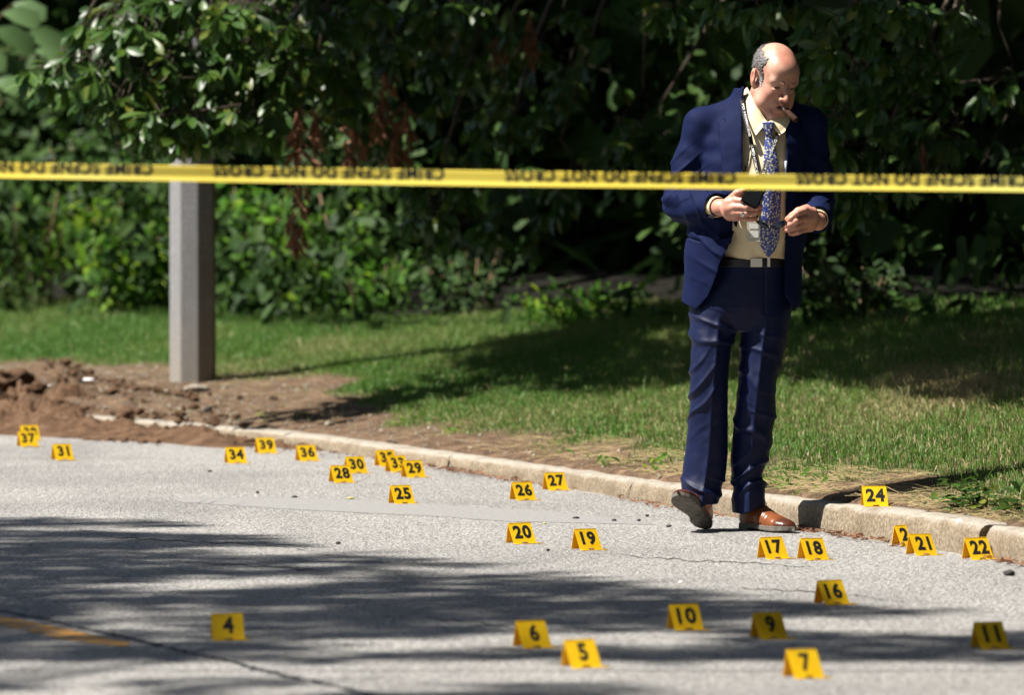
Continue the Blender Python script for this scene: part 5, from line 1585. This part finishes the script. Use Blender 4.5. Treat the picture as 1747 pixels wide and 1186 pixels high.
m = MB(); m.tube([W(1301, 384, -0.292) - o0, W(1308, 386, -0.300) - o0, W(1314, 384, -0.298) - o0], [0.004, 0.0035, 0.004], 8); link('bridge', m.mesh('bridge'), MAT_BLACKP, sg)
m = MB(); m.tube([W(1284, 375, -0.278) - o0, W(1292, 383, -0.270) - o0, W(1310, 384, -0.262) - o0], [0.0035, 0.0035, 0.003], 8); link('temple', m.mesh('temple'), MAT_BLACKP, sg)
m = MB(); m.tube([W(1335, 377, -0.292) - o0, W(1342, 376, -0.282) - o0, W(1352, 377, -0.268) - o0], [0.0045, 0.004, 0.003], 8); link('temple', m.mesh('temple'), MAT_BLACKP, sg)

pn = world_root('pen', (KX(1337), -0.16, KZ(285)), 'pale pen clipped in the shirt pocket beside the tie', 'pen')
m = MB(); y_ = shirt_front(KX(1336), KZ(285)) + 0.16 - 0.010
m.tube([(-0.002, y_, -0.03), (0, y_, 0.025)], 0.0045, 8); link('barrel', m.mesh('barrel'), M('pale blue plastic', (0.45, 0.5, 0.62), 0.3).m, pn)
# ------------------------------------------------------------------ foliage
def leaf_mat(name, stops, rough, trans, spec=0.5):
    mt = M(name, rough=rough, spec=spec)
    oi = mt.n('ShaderNodeObjectInfo')
    t = mt.math('FRACT', mt.math('ADD', mt.attr('tint'), mt.math('MULTIPLY', oi.outputs['Random'], 1.0)))
    c = mt.ramp(t, stops)
    c = mt.mix(mt.ramp(mt.noise(45, 2), [(0.45, 0.0), (0.85, 0.3)]), c, (0.10, 0.13, 0.02))
    mt.color(c)
    mt.translucent(trans, c)
    return mt.m
MAT_OAK = leaf_mat('glossy oak leaf', [(0.0, (0.018, 0.052, 0.011)), (0.5, (0.036, 0.092, 0.015)), (0.85, (0.070, 0.135, 0.020)), (1.0, (0.16, 0.17, 0.025))], 0.40, 0.30, 0.42)
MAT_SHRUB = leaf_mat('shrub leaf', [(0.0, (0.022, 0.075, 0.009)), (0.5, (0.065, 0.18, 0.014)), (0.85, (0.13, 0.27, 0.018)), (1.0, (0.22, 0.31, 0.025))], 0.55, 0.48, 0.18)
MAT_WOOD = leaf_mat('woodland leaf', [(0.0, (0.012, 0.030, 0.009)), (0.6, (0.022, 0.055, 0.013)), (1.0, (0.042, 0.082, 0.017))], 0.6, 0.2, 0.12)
MAT_PALE_LEAF = leaf_mat('pale sapling leaf', [(0.0, (0.07, 0.13, 0.045)), (1.0, (0.11, 0.19, 0.07))], 0.55, 0.25, 0.25)
mt = M('bark', rough=0.9, spec=0.2)
mt.color(mt.ramp(mt.noise(18, 5, 0.7, mt.co((1, 1, 0.25))), [(0.3, (0.035, 0.026, 0.02)), (0.7, (0.13, 0.10, 0.08))])); mt.bump(mt.noise(30, 4, 0.7, mt.co((1, 1, 0.2))), 0.8, 0.03)
MAT_BARK = mt.m
mt = M('dry vine bark', rough=0.85, spec=0.2)
mt.color(mt.ramp(mt.noise(30, 4), [(0.3, (0.13, 0.085, 0.05)), (0.7, (0.26, 0.18, 0.11))]))
MAT_STEM = mt.m

# template leaf: along +x from its stalk, blade in xy, normal +z; obovate, folded along the midrib
_t = np.array([0.0, 0.16, 0.42, 0.68, 0.88, 1.0])
_w = np.array([0.03, 0.16, 0.36, 0.50, 0.36, 0.04])
def leaf_template(width=0.42, fold=0.35, droop=0.25, rows=(0, 1, 2, 3, 4, 5)):
    v = []
    for k in rows:
        t, w = _t[k], _w[k] * width
        z = -droop * t * t
        v += [(t, -w, z + fold * w), (t, 0, z), (t, w, z + fold * w)]
    f = []
    for i in range(len(rows) - 1):
        a = 3 * i
        f += [(a, a + 3, a + 4, a + 1), (a + 1, a + 4, a + 5, a + 2)]
    return np.array(v), np.array(f)

def frames(d, nrm):
    d = d / (np.linalg.norm(d, axis=1, keepdims=True) + 1e-9)
    s = np.cross(nrm, d); s /= np.linalg.norm(s, axis=1, keepdims=True) + 1e-9
    n = np.cross(d, s)
    return np.stack([d, s, n], 2)          # columns

def leaves_mesh(name, P, D, Nn, size, tint, tmpl):
    v0, f0 = tmpl
    R = frames(D, Nn)
    v = np.einsum('nij,kj->nki', R, v0) * size[:, None, None] + P[:, None, :]
    f = f0[None] + (np.arange(len(P)) * len(v0))[:, None, None]
    me = mesh_np(name, v.reshape(-1, 3), f.reshape(-1, f0.shape[1]))
    attr(me, 'tint', np.repeat(tint, len(v0)))
    return me

def rnd_dirs(n, r):
    d = r.normal(0, 1, (n, 3)); return d / np.linalg.norm(d, axis=1, keepdims=True)

T_OAK = leaf_template(0.36, 0.28, 0.26)
T_LOW = leaf_template(0.55, 0.25, 0.2, (0, 2, 4, 5))
T_TINY = leaf_template(0.6, 0.2, 0.2, (0, 3, 5))
T_HEART = leaf_template(0.85, 0.25, 0.35, (0, 1, 2, 4, 5))
T_NARROW = leaf_template(0.28, 0.3, 0.5, (0, 1, 3, 5))

def whorls(C, A, r, per, size, spread=0.9, droop=0.45):
    """leaf clusters at twig ends C with directions A"""
    P, D, Nn, S = [], [], [], []
    for c, a in zip(C, A):
        k = int(per[0] + r.integers(0, per[1] - per[0] + 1))
        a = a / np.linalg.norm(a)
        u = np.cross(a, [0.2, 0.1, 0.97]); u /= np.linalg.norm(u)
        w = np.cross(a, u)
        ph = r.random() * 6.28
        for j in range(k):
            th = ph + j * 2.4
            lean = spread * (0.55 + 0.6 * r.random())
            d = a * math.cos(lean) + (u * math.cos(th) + w * math.sin(th)) * math.sin(lean)
            d = d + np.array([0, 0, -droop * (0.5 + r.random())])
            d /= np.linalg.norm(d)
            up = np.array([0, 0, 1.0]) + 0.5 * r.normal(0, 1, 3) + 0.4 * a
            P.append(c - a * 0.03 * r.random() * (j / k)); D.append(d); Nn.append(up)
            S.append(size * (0.65 + 0.55 * r.random()))
    return np.array(P), np.array(D), np.array(Nn), np.array(S)

def add_leaves(parent, P, D, Nn, S, mat, tmpl, r, single, name='leaf', stuff='foliage', origin=(0, 0, 0)):
    """the SINGLE leaves that show largest as objects of their own, the rest joined"""
    u, v = project(P)
    vis = (u > -20) & (u < 1767) & (v > -20) & (v < 1206)
    score = np.where(vis, S / P[:, 1] + 0.002 * r.random(len(P)), -1)
    pick = np.argsort(-score)[:single]
    rest = np.ones(len(P), bool); rest[pick] = False
    tint = np.clip(r.normal(0.5, 0.22, len(P)), 0, 0.98)
    o = np.asarray(origin)
    if single:
        me = mesh_np(name, tmpl[0], tmpl[1]); attr(me, 'tint', np.zeros(len(tmpl[0]))); me.materials.append(mat)
        R = frames(D[pick], Nn[pick])
        first = None
        for k, i in enumerate(pick):
            if first is None: first = ob = link(name, me, None, parent)
            else:
                ob = first.copy(); col.objects.link(ob); ob.parent = parent
            mx = Matrix(R[k].tolist()).to_4x4()
            ob.matrix_local = Matrix.Translation(P[i] - o) @ mx @ Matrix.Scale(S[i], 4)
    if rest.any():
        me = leaves_mesh(stuff, P[rest] - o, D[rest], Nn[rest], S[rest], tint[rest], tmpl)
        tag(link(stuff, me, mat, parent), kind='stuff')

def ellipsoid_pts(c, r3, n, r, shell=0.0):
    d = rnd_dirs(n, r) * (shell + (1 - shell) * r.random((n, 1)) ** (1 / 3))
    return np.asarray(c) + d * np.asarray(r3), d

# ---- shaded ground -> canopy that casts it
def canopy_over(poly, n, z0, z1, r, zg=None, xr=(-5, 5), yr=(9, 45), gate=None):
    """points of a crown standing on the sun's side of the ground inside POLY (photo pixels)"""
    out = []
    while len(out) < 1 or sum(map(len, out)) < n:
        x = r.uniform(*xr, 40000); y = r.uniform(*yr, 40000)
        g = ground_z(x, y)
        u, v = project(np.stack([x, y, g], 1))
        k = in_poly(u, v, poly)
        if gate is not None: k &= gate(x, y, u, v, r)
        x, y, g = x[k], y[k], g[k]
        if len(x) == 0: break
        z = r.uniform(z0, z1, len(x))
        t = (z - g) / SUNV[2]
        out.append(np.stack([x + SUNV[0] * t, y + SUNV[1] * t, z], 1))
    return np.concatenate(out)[:n]

# ------------------------------------------------------------------ the oak whose boughs hang into the picture
r = np.random.default_rng(21)
OAK = np.array([4.3, 30.0, float(ground_z(4.3, 30.0))])
oak = tag(empty('oak_tree', OAK), 'spreading oak with glossy dark green leaves, boughs drooping in front of the post', 'tree')
m = MB()
m.tube([(0, 0, -0.4), (0.02, 0, 0.6), (-0.05, 0.05, 2.2), (-0.1, 0.1, 4.0), (-0.15, 0.1, 6.5)], [0.42, 0.33, 0.28, 0.23, 0.12], 14)
link('trunk', m.mesh('trunk'), MAT_BARK, oak)
BOUGHS = [  # clusters: px, py, depth, rx(px), ry(px), twigs
    (330, 40, 28.4, 190, 55, 44), (215, 75, 28.2, 100, 48, 26), (110, 130, 27.9, 65, 32, 15), (205, 150, 28.1, 65, 45, 12),
    (300, 140, 28.3, 90, 55, 22), (400, 120, 28.5, 130, 80, 38), (330, 215, 28.0, 100, 40, 22), (250, 205, 27.9, 42, 28, 7),
    (480, 70, 28.9, 120, 75, 26), (520, 160, 29.3, 110, 70, 24), (610, 60, 29.8, 120, 70, 22), (420, 215, 28.8, 80, 35, 12),
    (640, 190, 30.2, 70, 70, 10), (560, 10, 29.5, 300, 24, 26),
    (760, 40, 31.0, 140, 60, 20), (760, 110, 30.3, 50, 28, 5), (820, 200, 31.5, 120, 80, 16), (940, 120, 32.0, 160, 110, 20), (1080, 260, 31.0, 80, 70, 13),
    (745, 345, 30.0, 62, 48, 9), (820, 400, 31.2, 110, 60, 12), (930, 330, 31.6, 110, 50, 9), (1130, 12, 27.5, 45, 22, 5), (1120, 250, 30.6, 40, 30, 3),
    (1440, 90, 26.5, 75, 85, 13), (1390, 230, 26.6, 45, 80, 9), (1440, 240, 26.8, 75, 70, 13), (1540, 130, 27.5, 90, 90, 12), (1560, 30, 27.0, 110, 30, 10),
    (1500, 300, 27.2, 110, 45, 14), (1590, 230, 27.6, 60, 60, 7), (1690, 200, 29.0, 90, 120, 9), (1430, 340, 27.0, 50, 35, 5), (1290, 70, 27.5, 16, 40, 3), (1480, 15, 26.6, 120, 18, 10), (1300, 8, 27.0, 140, 10, 8),
]
C, A, twig = [], [], MB()
for (px, py, d, rx, ry, n) in BOUGHS:
    if px > 1290: d -= 0.6
    c0 = at(px, py, d)
    sx, sz = rx / F * d, ry / F * d
    hub = c0 + np.array([0.25 * sx, 0.3, sz * 0.9 + 0.15])
    top = hub + np.array([0.5 + 0.25 * r.normal(), 0.8, 1.0 + 0.3 * r.random()])
    limb = MB(); limb.tube(np.array([top, (top + hub) / 2 + [0, 0, 0.12], hub]) - OAK, [0.02, 0.014, 0.008], 5); link('limb', limb.mesh('limb'), MAT_BARK, oak)
    nodes = [hub]
    for q in range(int(n * 1.45)):
        e = rnd_dirs(1, r)[0] * r.random() ** 0.33
        p = c0 + e * np.array([sx, 0.55, sz])
        a = (p - hub); a = a / np.linalg.norm(a) + np.array([-0.35, -0.3, -0.05]) + 0.35 * r.normal(0, 1, 3)
        a /= np.linalg.norm(a)
        C.append(p); A.append(a)
        b = p - a * 0.10 + np.array([0, 0, 0.012])
        j = int(np.argmin([np.linalg.norm(w - b) + 0.3 * max(0, b[2] - w[2]) for w in nodes]))
        k0 = (nodes[j] + b) / 2 + np.array([0, 0, 0.03]) + 0.02 * r.normal(0, 1, 3)
        twig.tube(np.array([nodes[j], k0, b, p]) - OAK, [0.0032, 0.0028, 0.0024, 0.002], 4)
        nodes.append(b)
tag(link('twigs', twig.mesh('twigs'), MAT_BARK, oak), kind='stuff')
C, A = np.array(C), np.array(A)
P, D, Nn, S = whorls(C, A, r, (7, 11), 0.125)
add_leaves(oak, P, D, Nn, S, MAT_OAK, T_OAK, r, 300, origin=OAK)
# upper crown, out of the picture: the clumps that shade the lawn
SH1 = [(560, 612), (700, 588), (900, 580), (1200, 590), (1400, 640), (1600, 675), (1747, 690), (2100, 720), (2100, 470), (1200, 500), (1180, 560), (760, 600), (900, 600), (1180, 590), (1180, 665), (900, 672), (700, 690), (560, 680), (520, 650)]
band = [(900, 600), (1000, 590), (1200, 586), (1200, 660), (1050, 672), (900, 668)]
rightp = [(1180, 560), (1500, 540), (2300, 520), (2300, 770), (1747, 694), (1600, 678), (1450, 660), (1320, 648), (1180, 662)]
patchp = [(1640, 905), (1600, 868), (1680, 835), (1900, 820), (2000, 930)]
pts = np.concatenate([canopy_over(band, 1500, 3.3, 5.2, r, yr=(22, 48)), canopy_over(rightp, 5200, 3.6, 6.5, r, xr=(-1, 2.7), yr=(18, 48))])
# the clumps above the inner boughs keep the sun off them
cu, cv = project(C)
cp = C[((cu > 600) & (C[:, 1] > 30.1)) | (cu > 1200)]
cp = np.repeat(cp, 26, axis=0)
cu, cv = project(cp)
keep = r.random(len(cp)) < np.where((cu > 1290) & (cu < 1620), 0.22, 0.95)
cp = cp[keep] + r.normal(0, 0.22, (keep.sum(), 3))
tt = (r.uniform(3.4, 6.0, len(cp)) - cp[:, 2]) / SUNV[2]
nx_ = 12000
ceil_ = np.stack([r.uniform(-0.3, 6.0, nx_), r.uniform(28.5, 36.0, nx_), r.uniform(2.9, 5.6, nx_)], 1)  # unseen leaf layer added overhead to keep sky light off the wood
ceil_ = ceil_[ceil_[:, 1] > 28.5 + 1.2 * np.clip(0.8 - ceil_[:, 0], 0, 1)]
pts = np.concatenate([pts, cp + SUNV * tt[:, None], ceil_])
n = len(pts)
me = leaves_mesh('crown', pts - OAK, rnd_dirs(n, r), rnd_dirs(n, r) + [0, 0, 1.2], 0.13 + 0.08 * r.random(n), np.clip(r.normal(0.5, 0.2, n), 0, 0.98), T_LOW)
tag(link('crown', me, MAT_OAK, oak), kind='stuff')
# dead brown leaf bunches hanging from the boughs
for (px, py, d, hgt, wid) in [(508, 290, 28.6, 250, 30), (540, 230, 29.2, 120, 26), (598, 200, 29.4, 165, 34), (655, 170, 29.6, 110, 28), (690, 230, 29.8, 120, 34), (672, 262, 29.8, 70, 22), (905, 60, 30.8, 80, 30), (850, 85, 30.8, 50, 26), (1572, 262, 27.2, 50, 10)]:
    k = int(46 * hgt / 120)
    t = r.random(k)
    c0 = at(px, py - hgt / 2, d)
    sx, sz = wid / F * d * 0.30, hgt / F * d
    w_ = 0.35 + 0.65 * np.sin(np.clip(t, 0.05, 1) * 2.6)
    P = c0 + np.stack([sx * w_ * r.normal(0, 0.7, k), 0.05 * r.normal(0, 1, k), -sz * t], 1)
    D = np.stack([0.35 * r.normal(0, 1, k), 0.35 * r.normal(0, 1, k), -np.ones(k)], 1)
    me = leaves_mesh('dead_leaf_bunch', P - OAK, D, rnd_dirs(k, r), 0.07 + 0.05 * r.random(k), r.random(k) * 0.9, T_NARROW)
    o_ = tag(link('dead_leaf_bunch', me, MAT_DEAD, oak), kind='stuff'); o_['label'] = 'bunch of withered brown leaves hanging down'

# ------------------------------------------------------------------ the trees along the road whose shade streaks the asphalt
def shade_tree(base, crown_pts, label, r):
    b = np.array([base[0], base[1], float(ground_z(base[0], base[1])) if base[0] > 0 else 0.0])
    root = tag(empty('roadside_tree', b), label, 'tree')
    c = crown_pts.mean(0) - b
    m = MB(); m.tube([(0, 0, -0.3), (0.05, 0, 1.2), c * 0.45, c * 0.8], [0.3, 0.24, 0.2, 0.12], 12)
    link('trunk', m.mesh('trunk'), MAT_BARK, root)
    for q in crown_pts[r.integers(0, len(crown_pts), 16)]:
        m = MB(); m.tube([c * 0.5, c * 0.6 + (q - b) * 0.3, q - b], [0.1, 0.05, 0.02], 5)
        link('limb', m.mesh('limb'), MAT_BARK, root)
    n = len(crown_pts)
    me = leaves_mesh('crown', crown_pts - b, rnd_dirs(n, r), rnd_dirs(n, r) + [0, 0, 1.2], 0.13 + 0.09 * r.random(n), np.clip(r.normal(0.5, 0.2, n), 0, 0.98), T_LOW)
    tag(link('crown', me, MAT_WOOD, root), kind='stuff')
FG = [(-900, 862), (0, 884), (200, 888), (360, 897), (480, 925), (620, 945), (800, 962), (960, 985), (1100, 1000), (1250, 1022), (1420, 1030), (1600, 1045), (1747, 1052), (2300, 1075), (3200, 1900), (-1500, 1900)]
def gate(x, y, u, v, r):
    # sunny gaps: blobs in plan
    g = fbm(x * 0.75, y * 1.35, 1.35, 91, 4)
    near_edge = np.interp(u, [0, 360, 800, 1250, 1747], [884, 897, 962, 1022, 1052])
    thr = 0.595 - 0.10 * np.clip((v - 1090) / 80, 0, 1) - 0.06 * np.clip((u - 800) / 600, 0, 1) + 0.10 * np.clip((400 - u) / 400, 0, 1) * np.clip((1010 - v) / 60, 0, 1)
    return (g < thr) & (np.abs(y - 14.92) > 0.30)
pts = canopy_over(FG, 15000, 11.0, 16.0, r, xr=(-5, 6), yr=(8, 23), gate=gate)
sel = pts[:, 1] > 15.8
shade_tree((-10.5, 16.5), pts[sel], 'leafy roadside tree whose crown shades the far lane of asphalt', r)
shade_tree((-10.0, 9.5), pts[~sel], 'leafy roadside tree shading the asphalt nearest the camera', r)

# ------------------------------------------------------------------ woodland
def wood_y(x): return wood_line(x)
N = 42000
x = r.uniform(-6.5, 6.5, N)
dep = r.random(N) ** 1.4 * 5.5
y = wood_y(x) + 0.5 + dep
zg = hk(x) + SLOPE * (y - yk(x))
hgt = np.interp(x, [-6, -1.2, 0.0, 6], [0.95, 1.05, 3.0, 3.4])
z = zg + r.random(N) * (hgt + 0.2 * dep)
cl = fbm(x * 1.0 + 3, z * 1.1 + y * 0.5, 1.7, 55, 3)
k = cl > np.interp(x, [-2.0, -0.8, 0.0], [0.56, 0.61, 0.72])
x, y, z = x[k], y[k], z[k]
n = len(x)
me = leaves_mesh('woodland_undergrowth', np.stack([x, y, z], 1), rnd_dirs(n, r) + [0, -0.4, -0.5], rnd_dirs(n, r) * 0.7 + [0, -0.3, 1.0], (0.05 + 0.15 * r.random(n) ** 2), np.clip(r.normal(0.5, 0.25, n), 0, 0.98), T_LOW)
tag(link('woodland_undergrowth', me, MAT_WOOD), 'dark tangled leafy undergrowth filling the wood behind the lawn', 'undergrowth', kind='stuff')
# roof of the wood and its depths
N = 26000
x = r.uniform(-12, 9, N); y = wood_y(np.clip(x, -12, 6)) + r.uniform(0.6, 13, N)
lim = np.interp(x, [-12, -4.6, -3.6, 9], [3.2, 3.0, -0.2, -1.0])
k = (y - wood_y(np.clip(x, -12, 6))) > lim
x, y = x[k], y[k]; n = len(x)
z = r.uniform(3.6, 7.5, n) + 0.4
N2 = 20000
x2 = r.uniform(-12, 10, N2); y2 = wood_y(np.clip(x2, -12, 7)) + r.uniform(6.5, 12.5, N2); z2 = r.uniform(0.2, 8, N2)
P = np.concatenate([np.stack([x, y, z], 1), np.stack([x2, y2, z2], 1)])
n = len(P)
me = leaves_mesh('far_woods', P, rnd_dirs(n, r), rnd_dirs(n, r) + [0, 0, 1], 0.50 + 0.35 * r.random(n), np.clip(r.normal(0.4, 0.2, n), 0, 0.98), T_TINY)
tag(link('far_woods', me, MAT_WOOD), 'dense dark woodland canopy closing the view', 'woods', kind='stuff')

# unseen woods added beside the street and overhead (they close off the sky)
N = 26000
sel = r.random(N)
x = np.where(sel < 0.25, r.uniform(-16, -11.5, N), np.where(sel < 0.5, r.uniform(6.5, 11, N), r.uniform(-10, 10, N)))
y = np.where(sel < 0.25, r.uniform(2, 70, N), np.where(sel < 0.5, r.uniform(2, 26, N), r.uniform(-14, 10.5, N)))
z = np.where(sel < 0.25, r.uniform(0.5, 11, N), np.where(sel < 0.5, r.uniform(0.5, 12, N), r.uniform(6.5, 10, N)))
back = (sel > 0.85); y[back] = r.uniform(-16, -12, back.sum()); z[back] = r.uniform(0.5, 10, back.sum())
Nq = 9000
P = np.concatenate([np.stack([x, y, z], 1), np.stack([r.uniform(-1.5, 9, Nq), r.uniform(10.5, 28, Nq), r.uniform(8.5, 11.5, Nq)], 1)]); N = len(P)
me = leaves_mesh('unseen_street_woods', P, rnd_dirs(N, r), rnd_dirs(N, r) + [0, 0, 0.6], 0.40 + 0.3 * r.random(N), np.clip(r.normal(0.4, 0.2, N), 0, 0.98), T_TINY)
tag(link('unseen_street_woods', me, MAT_WOOD), 'unseen leafy woods added beside and over the street to close off the sky', 'woods', kind='stuff')

# ---- single shrubs at the edge of the wood
def shrub(name, label, px, py, w, h, n, size, tmpl, mat, single, depth_off=0.0, stems=7, cat='shrub', group=None, seed=0, droop=0.3):
    rr = np.random.default_rng(300 + seed)
    b = pix_ground(px, py); b = np.array([b[0], b[1] + depth_off, float(ground_z(b[0], b[1] + depth_off))])
    d = b[1]; W, H = w / F * d / 2, h / F * d
    root = tag(empty(name, b), label, cat, group)
    m = MB(); C, A = [], []
    for s in range(stems):
        e = np.array([W * rr.uniform(-0.9, 0.9), 0.4 * rr.uniform(-1, 1), H * rr.uniform(0.55, 1.0)])
        st = np.array([e[0] * 0.35, e[1] * 0.3, -0.05])
        mid = (st + e) / 2 + np.array([0, 0, 0.1 * H])
        m.tube([st, mid, e], [0.008, 0.006, 0.003], 5)
        k = max(3, int(n / stems))
        t = rr.random(k) ** 0.7
        q = st * ((1 - t) ** 2)[:, None] + mid * (2 * t * (1 - t))[:, None] + e * (t ** 2)[:, None]
        q = q + rr.normal(0, 1, (k, 3)) * np.array([W * 0.22, 0.14, H * 0.10])
        q[:, 2] = np.clip(q[:, 2], 0.02, H * 1.08)
        C.append(q)
    link('stem', m.mesh('stem'), MAT_STEM, root)
    P = np.concatenate(C) + b
    k = len(P)
    D = rnd_dirs(k, rr) + np.array([0, -0.5, -droop]); Nn = rnd_dirs(k, rr) * 0.6 + np.array([-0.2, -0.35, 0.9])
    add_leaves(root, P, D, Nn, size * (0.6 + 0.7 * rr.random(k)), mat, tmpl, rr, single, origin=b)
    return root
G_ = 'sunlit shrubs along the edge of the wood'
shrub('leafy_shrub', 'bright green shrub with drooping leaves in sun beside the post', 225, 536, 190, 190, 700, 0.125, T_LOW, MAT_SHRUB, 60, 0.2, 12, group=G_, seed=1, droop=0.8)
shrub('leafy_shrub', 'dense shrub at the picture edge, in half shade', 45, 533, 190, 225, 440, 0.085, T_NARROW, MAT_SHRUB, 50, 0.5, 12, group=G_, seed=2, droop=0.6)
shrub('leafy_shrub', 'broad leaved yellow green shrub just right of the concrete post', 432, 538, 150, 225, 430, 0.10, T_HEART, MAT_SHRUB, 60, 0.3, 10, group=G_, seed=3)
shrub('leafy_shrub', 'tall loose shrub leaning over the bare vine stem', 555, 540, 140, 200, 330, 0.09, T_HEART, MAT_SHRUB, 50, 0.5, 9, group=G_, seed=4)
shrub('vine_curtain', 'curtain of vines hanging over the shrubs behind the post', 170, 530, 330, 300, 620, 0.09, T_NARROW, MAT_SHRUB, 40, 1.4, 22, 'vine', None, 5, 0.9)
shrub('low_shrub', 'low dark shrub with grey green leaves under the hanging boughs', 800, 545, 190, 130, 420, 0.085, T_LOW, MAT_WOOD, 40, 0.5, 9, group='low dark shrubs at the lawn edge', seed=6)
shrub('low_shrub', 'low dark shrub beside the black gap in the wood', 640, 543, 120, 95, 280, 0.08, T_LOW, MAT_SHRUB, 40, 0.6, 8, group='low dark shrubs at the lawn edge', seed=7)
shrub('low_shrub', 'half lit weedy shrub at the far end of the lawn', 1000, 548, 230, 60, 360, 0.07, T_LOW, MAT_SHRUB, 40, 0.1, 10, group='low dark shrubs at the lawn edge', seed=8)
shrub('low_shrub', 'shaded shrub behind the man at the lawn edge', 1480, 562, 260, 110, 300, 0.09, T_LOW, MAT_WOOD, 40, 0.8, 10, group='low dark shrubs at the lawn edge', seed=9)
b = pix_ground(-30, 560)
root = tag(empty('big_leaf_sapling', b), 'sapling with very big pale green leaves in the top corner', 'sapling')
dS = b[1]
spots = [(8, 62, 0.30), (62, 72, 0.33), (26, 34, 0.24), (80, 98, 0.20), (2, 112, 0.28), (44, 18, 0.24), (12, 150, 0.22), (-40, 90, 0.3), (-60, 40, 0.3), (70, 130, 0.16), (30, 180, 0.18)]
P = np.array([at(u - 22, v - 12, dS + 0.5 * r.normal()) for u, v, s in spots])
m = MB(); m.tube([(0, 0, -0.05), (-0.05, 0, 0.9), at(-30, 60, dS) - b], [0.02, 0.017, 0.01], 6)
for q in P - b: m.tube([np.array([-0.05, 0, q[2] - 0.25]), q], [0.005, 0.003], 4)
link('stem', m.mesh('stem'), MAT_STEM, root)
k = len(P)
add_leaves(root, P, np.stack([0.8 + 0.3 * r.random(k), r.normal(0, 0.3, k), -0.35 * r.random(k)], 1), np.stack([r.normal(0, 0.3, k) - 0.3, -0.8 - 0.3 * r.random(k), 0.9 + 0 * P[:, 0]], 1), np.array([s for _, _, s in spots]), MAT_PALE_LEAF, T_HEART, r, k, origin=b)
# bare leaning vine stem
b = pix_ground(612, 541)
m = MB()
m.tube([at(612, 545, b[1]) - b, at(602, 500, b[1]) - b, at(590, 465, b[1]) - b, at(578, 420, b[1] - 0.1) - b, at(560, 392, b[1] - 0.1) - b, at(545, 330, b[1]) - b], [0.013, 0.012, 0.012, 0.011, 0.009, 0.006], 7)
o = link('leaning_vine', m.mesh('leaning_vine'), MAT_STEM); o.location = b
tag(o, 'bare brown vine stem leaning out of the undergrowth', 'vine stem')

# ---- small weeds on the bare strip
def weed(px, py, w, h, k, label, seed, size=0.05, tm=T_NARROW, mat=None):
    rr = np.random.default_rng(seed)
    b = pix_ground(px, py); d = b[1]; W, H = w / F * d / 2, h / F * d
    root = tag(empty('weed', b), label, 'weed', 'weeds on the bare strip by the kerb')
    P = np.stack([rr.normal(0, W * 0.5, k), rr.normal(0, 0.10, k), np.abs(rr.normal(0, H * 0.45, k))], 1) + b
    D = np.stack([rr.normal(0, 1, k), rr.normal(0, 1, k), 0.5 * rr.random(k) - 0.1], 1)
    add_leaves(root, P, D, rnd_dirs(k, rr) * 0.5 + [0, 0, 1], size * (0.6 + 0.7 * rr.random(k)), mat or MAT_SHRUB, tm, rr, k, origin=b)
weed(958, 770, 44, 18, 16, 'small green weed on soil above marker twenty-seven', 1)
weed(1035, 795, 50, 22, 20, 'wilting weed by the kerb behind marker twenty-seven', 2)
weed(1132, 803, 70, 28, 26, 'leafy weed clump beside the trouser leg', 3)
weed(1345, 828, 70, 26, 26, 'weed clump at the kerb just behind the man', 4)
weed(1400, 826, 56, 30, 18, 'weed with long leaves beside the strawy patch', 5)
weed(1352, 842, 40, 5, 12, 'flat wilted weed lying on top of the kerb', 6, 0.03)
weed(1660, 862, 130, 56, 110, 'broad dark green weed clump spreading near the last kerb stone', 7, 0.055, T_LOW, MAT_OAK)  # darker leaf material puts the shade into the clump's colour
weed(1725, 872, 90, 50, 50, 'weed clump at the picture edge above marker twenty-two', 8, 0.055, T_LOW, MAT_OAK)  # shade put into the leaf colour here as well
weed(695, 722, 40, 30, 14, 'bright green grass tuft on the dirt near marker thirty-five', 9)
weed(770, 735, 36, 22, 14, 'small bright weed where the lawn meets the dirt', 10)
weed(455, 715, 24, 34, 8, 'thin green sprout on the soil past the post', 11)
weed(520, 715, 30, 36, 9, 'thin sprouts standing between post and lawn', 12)
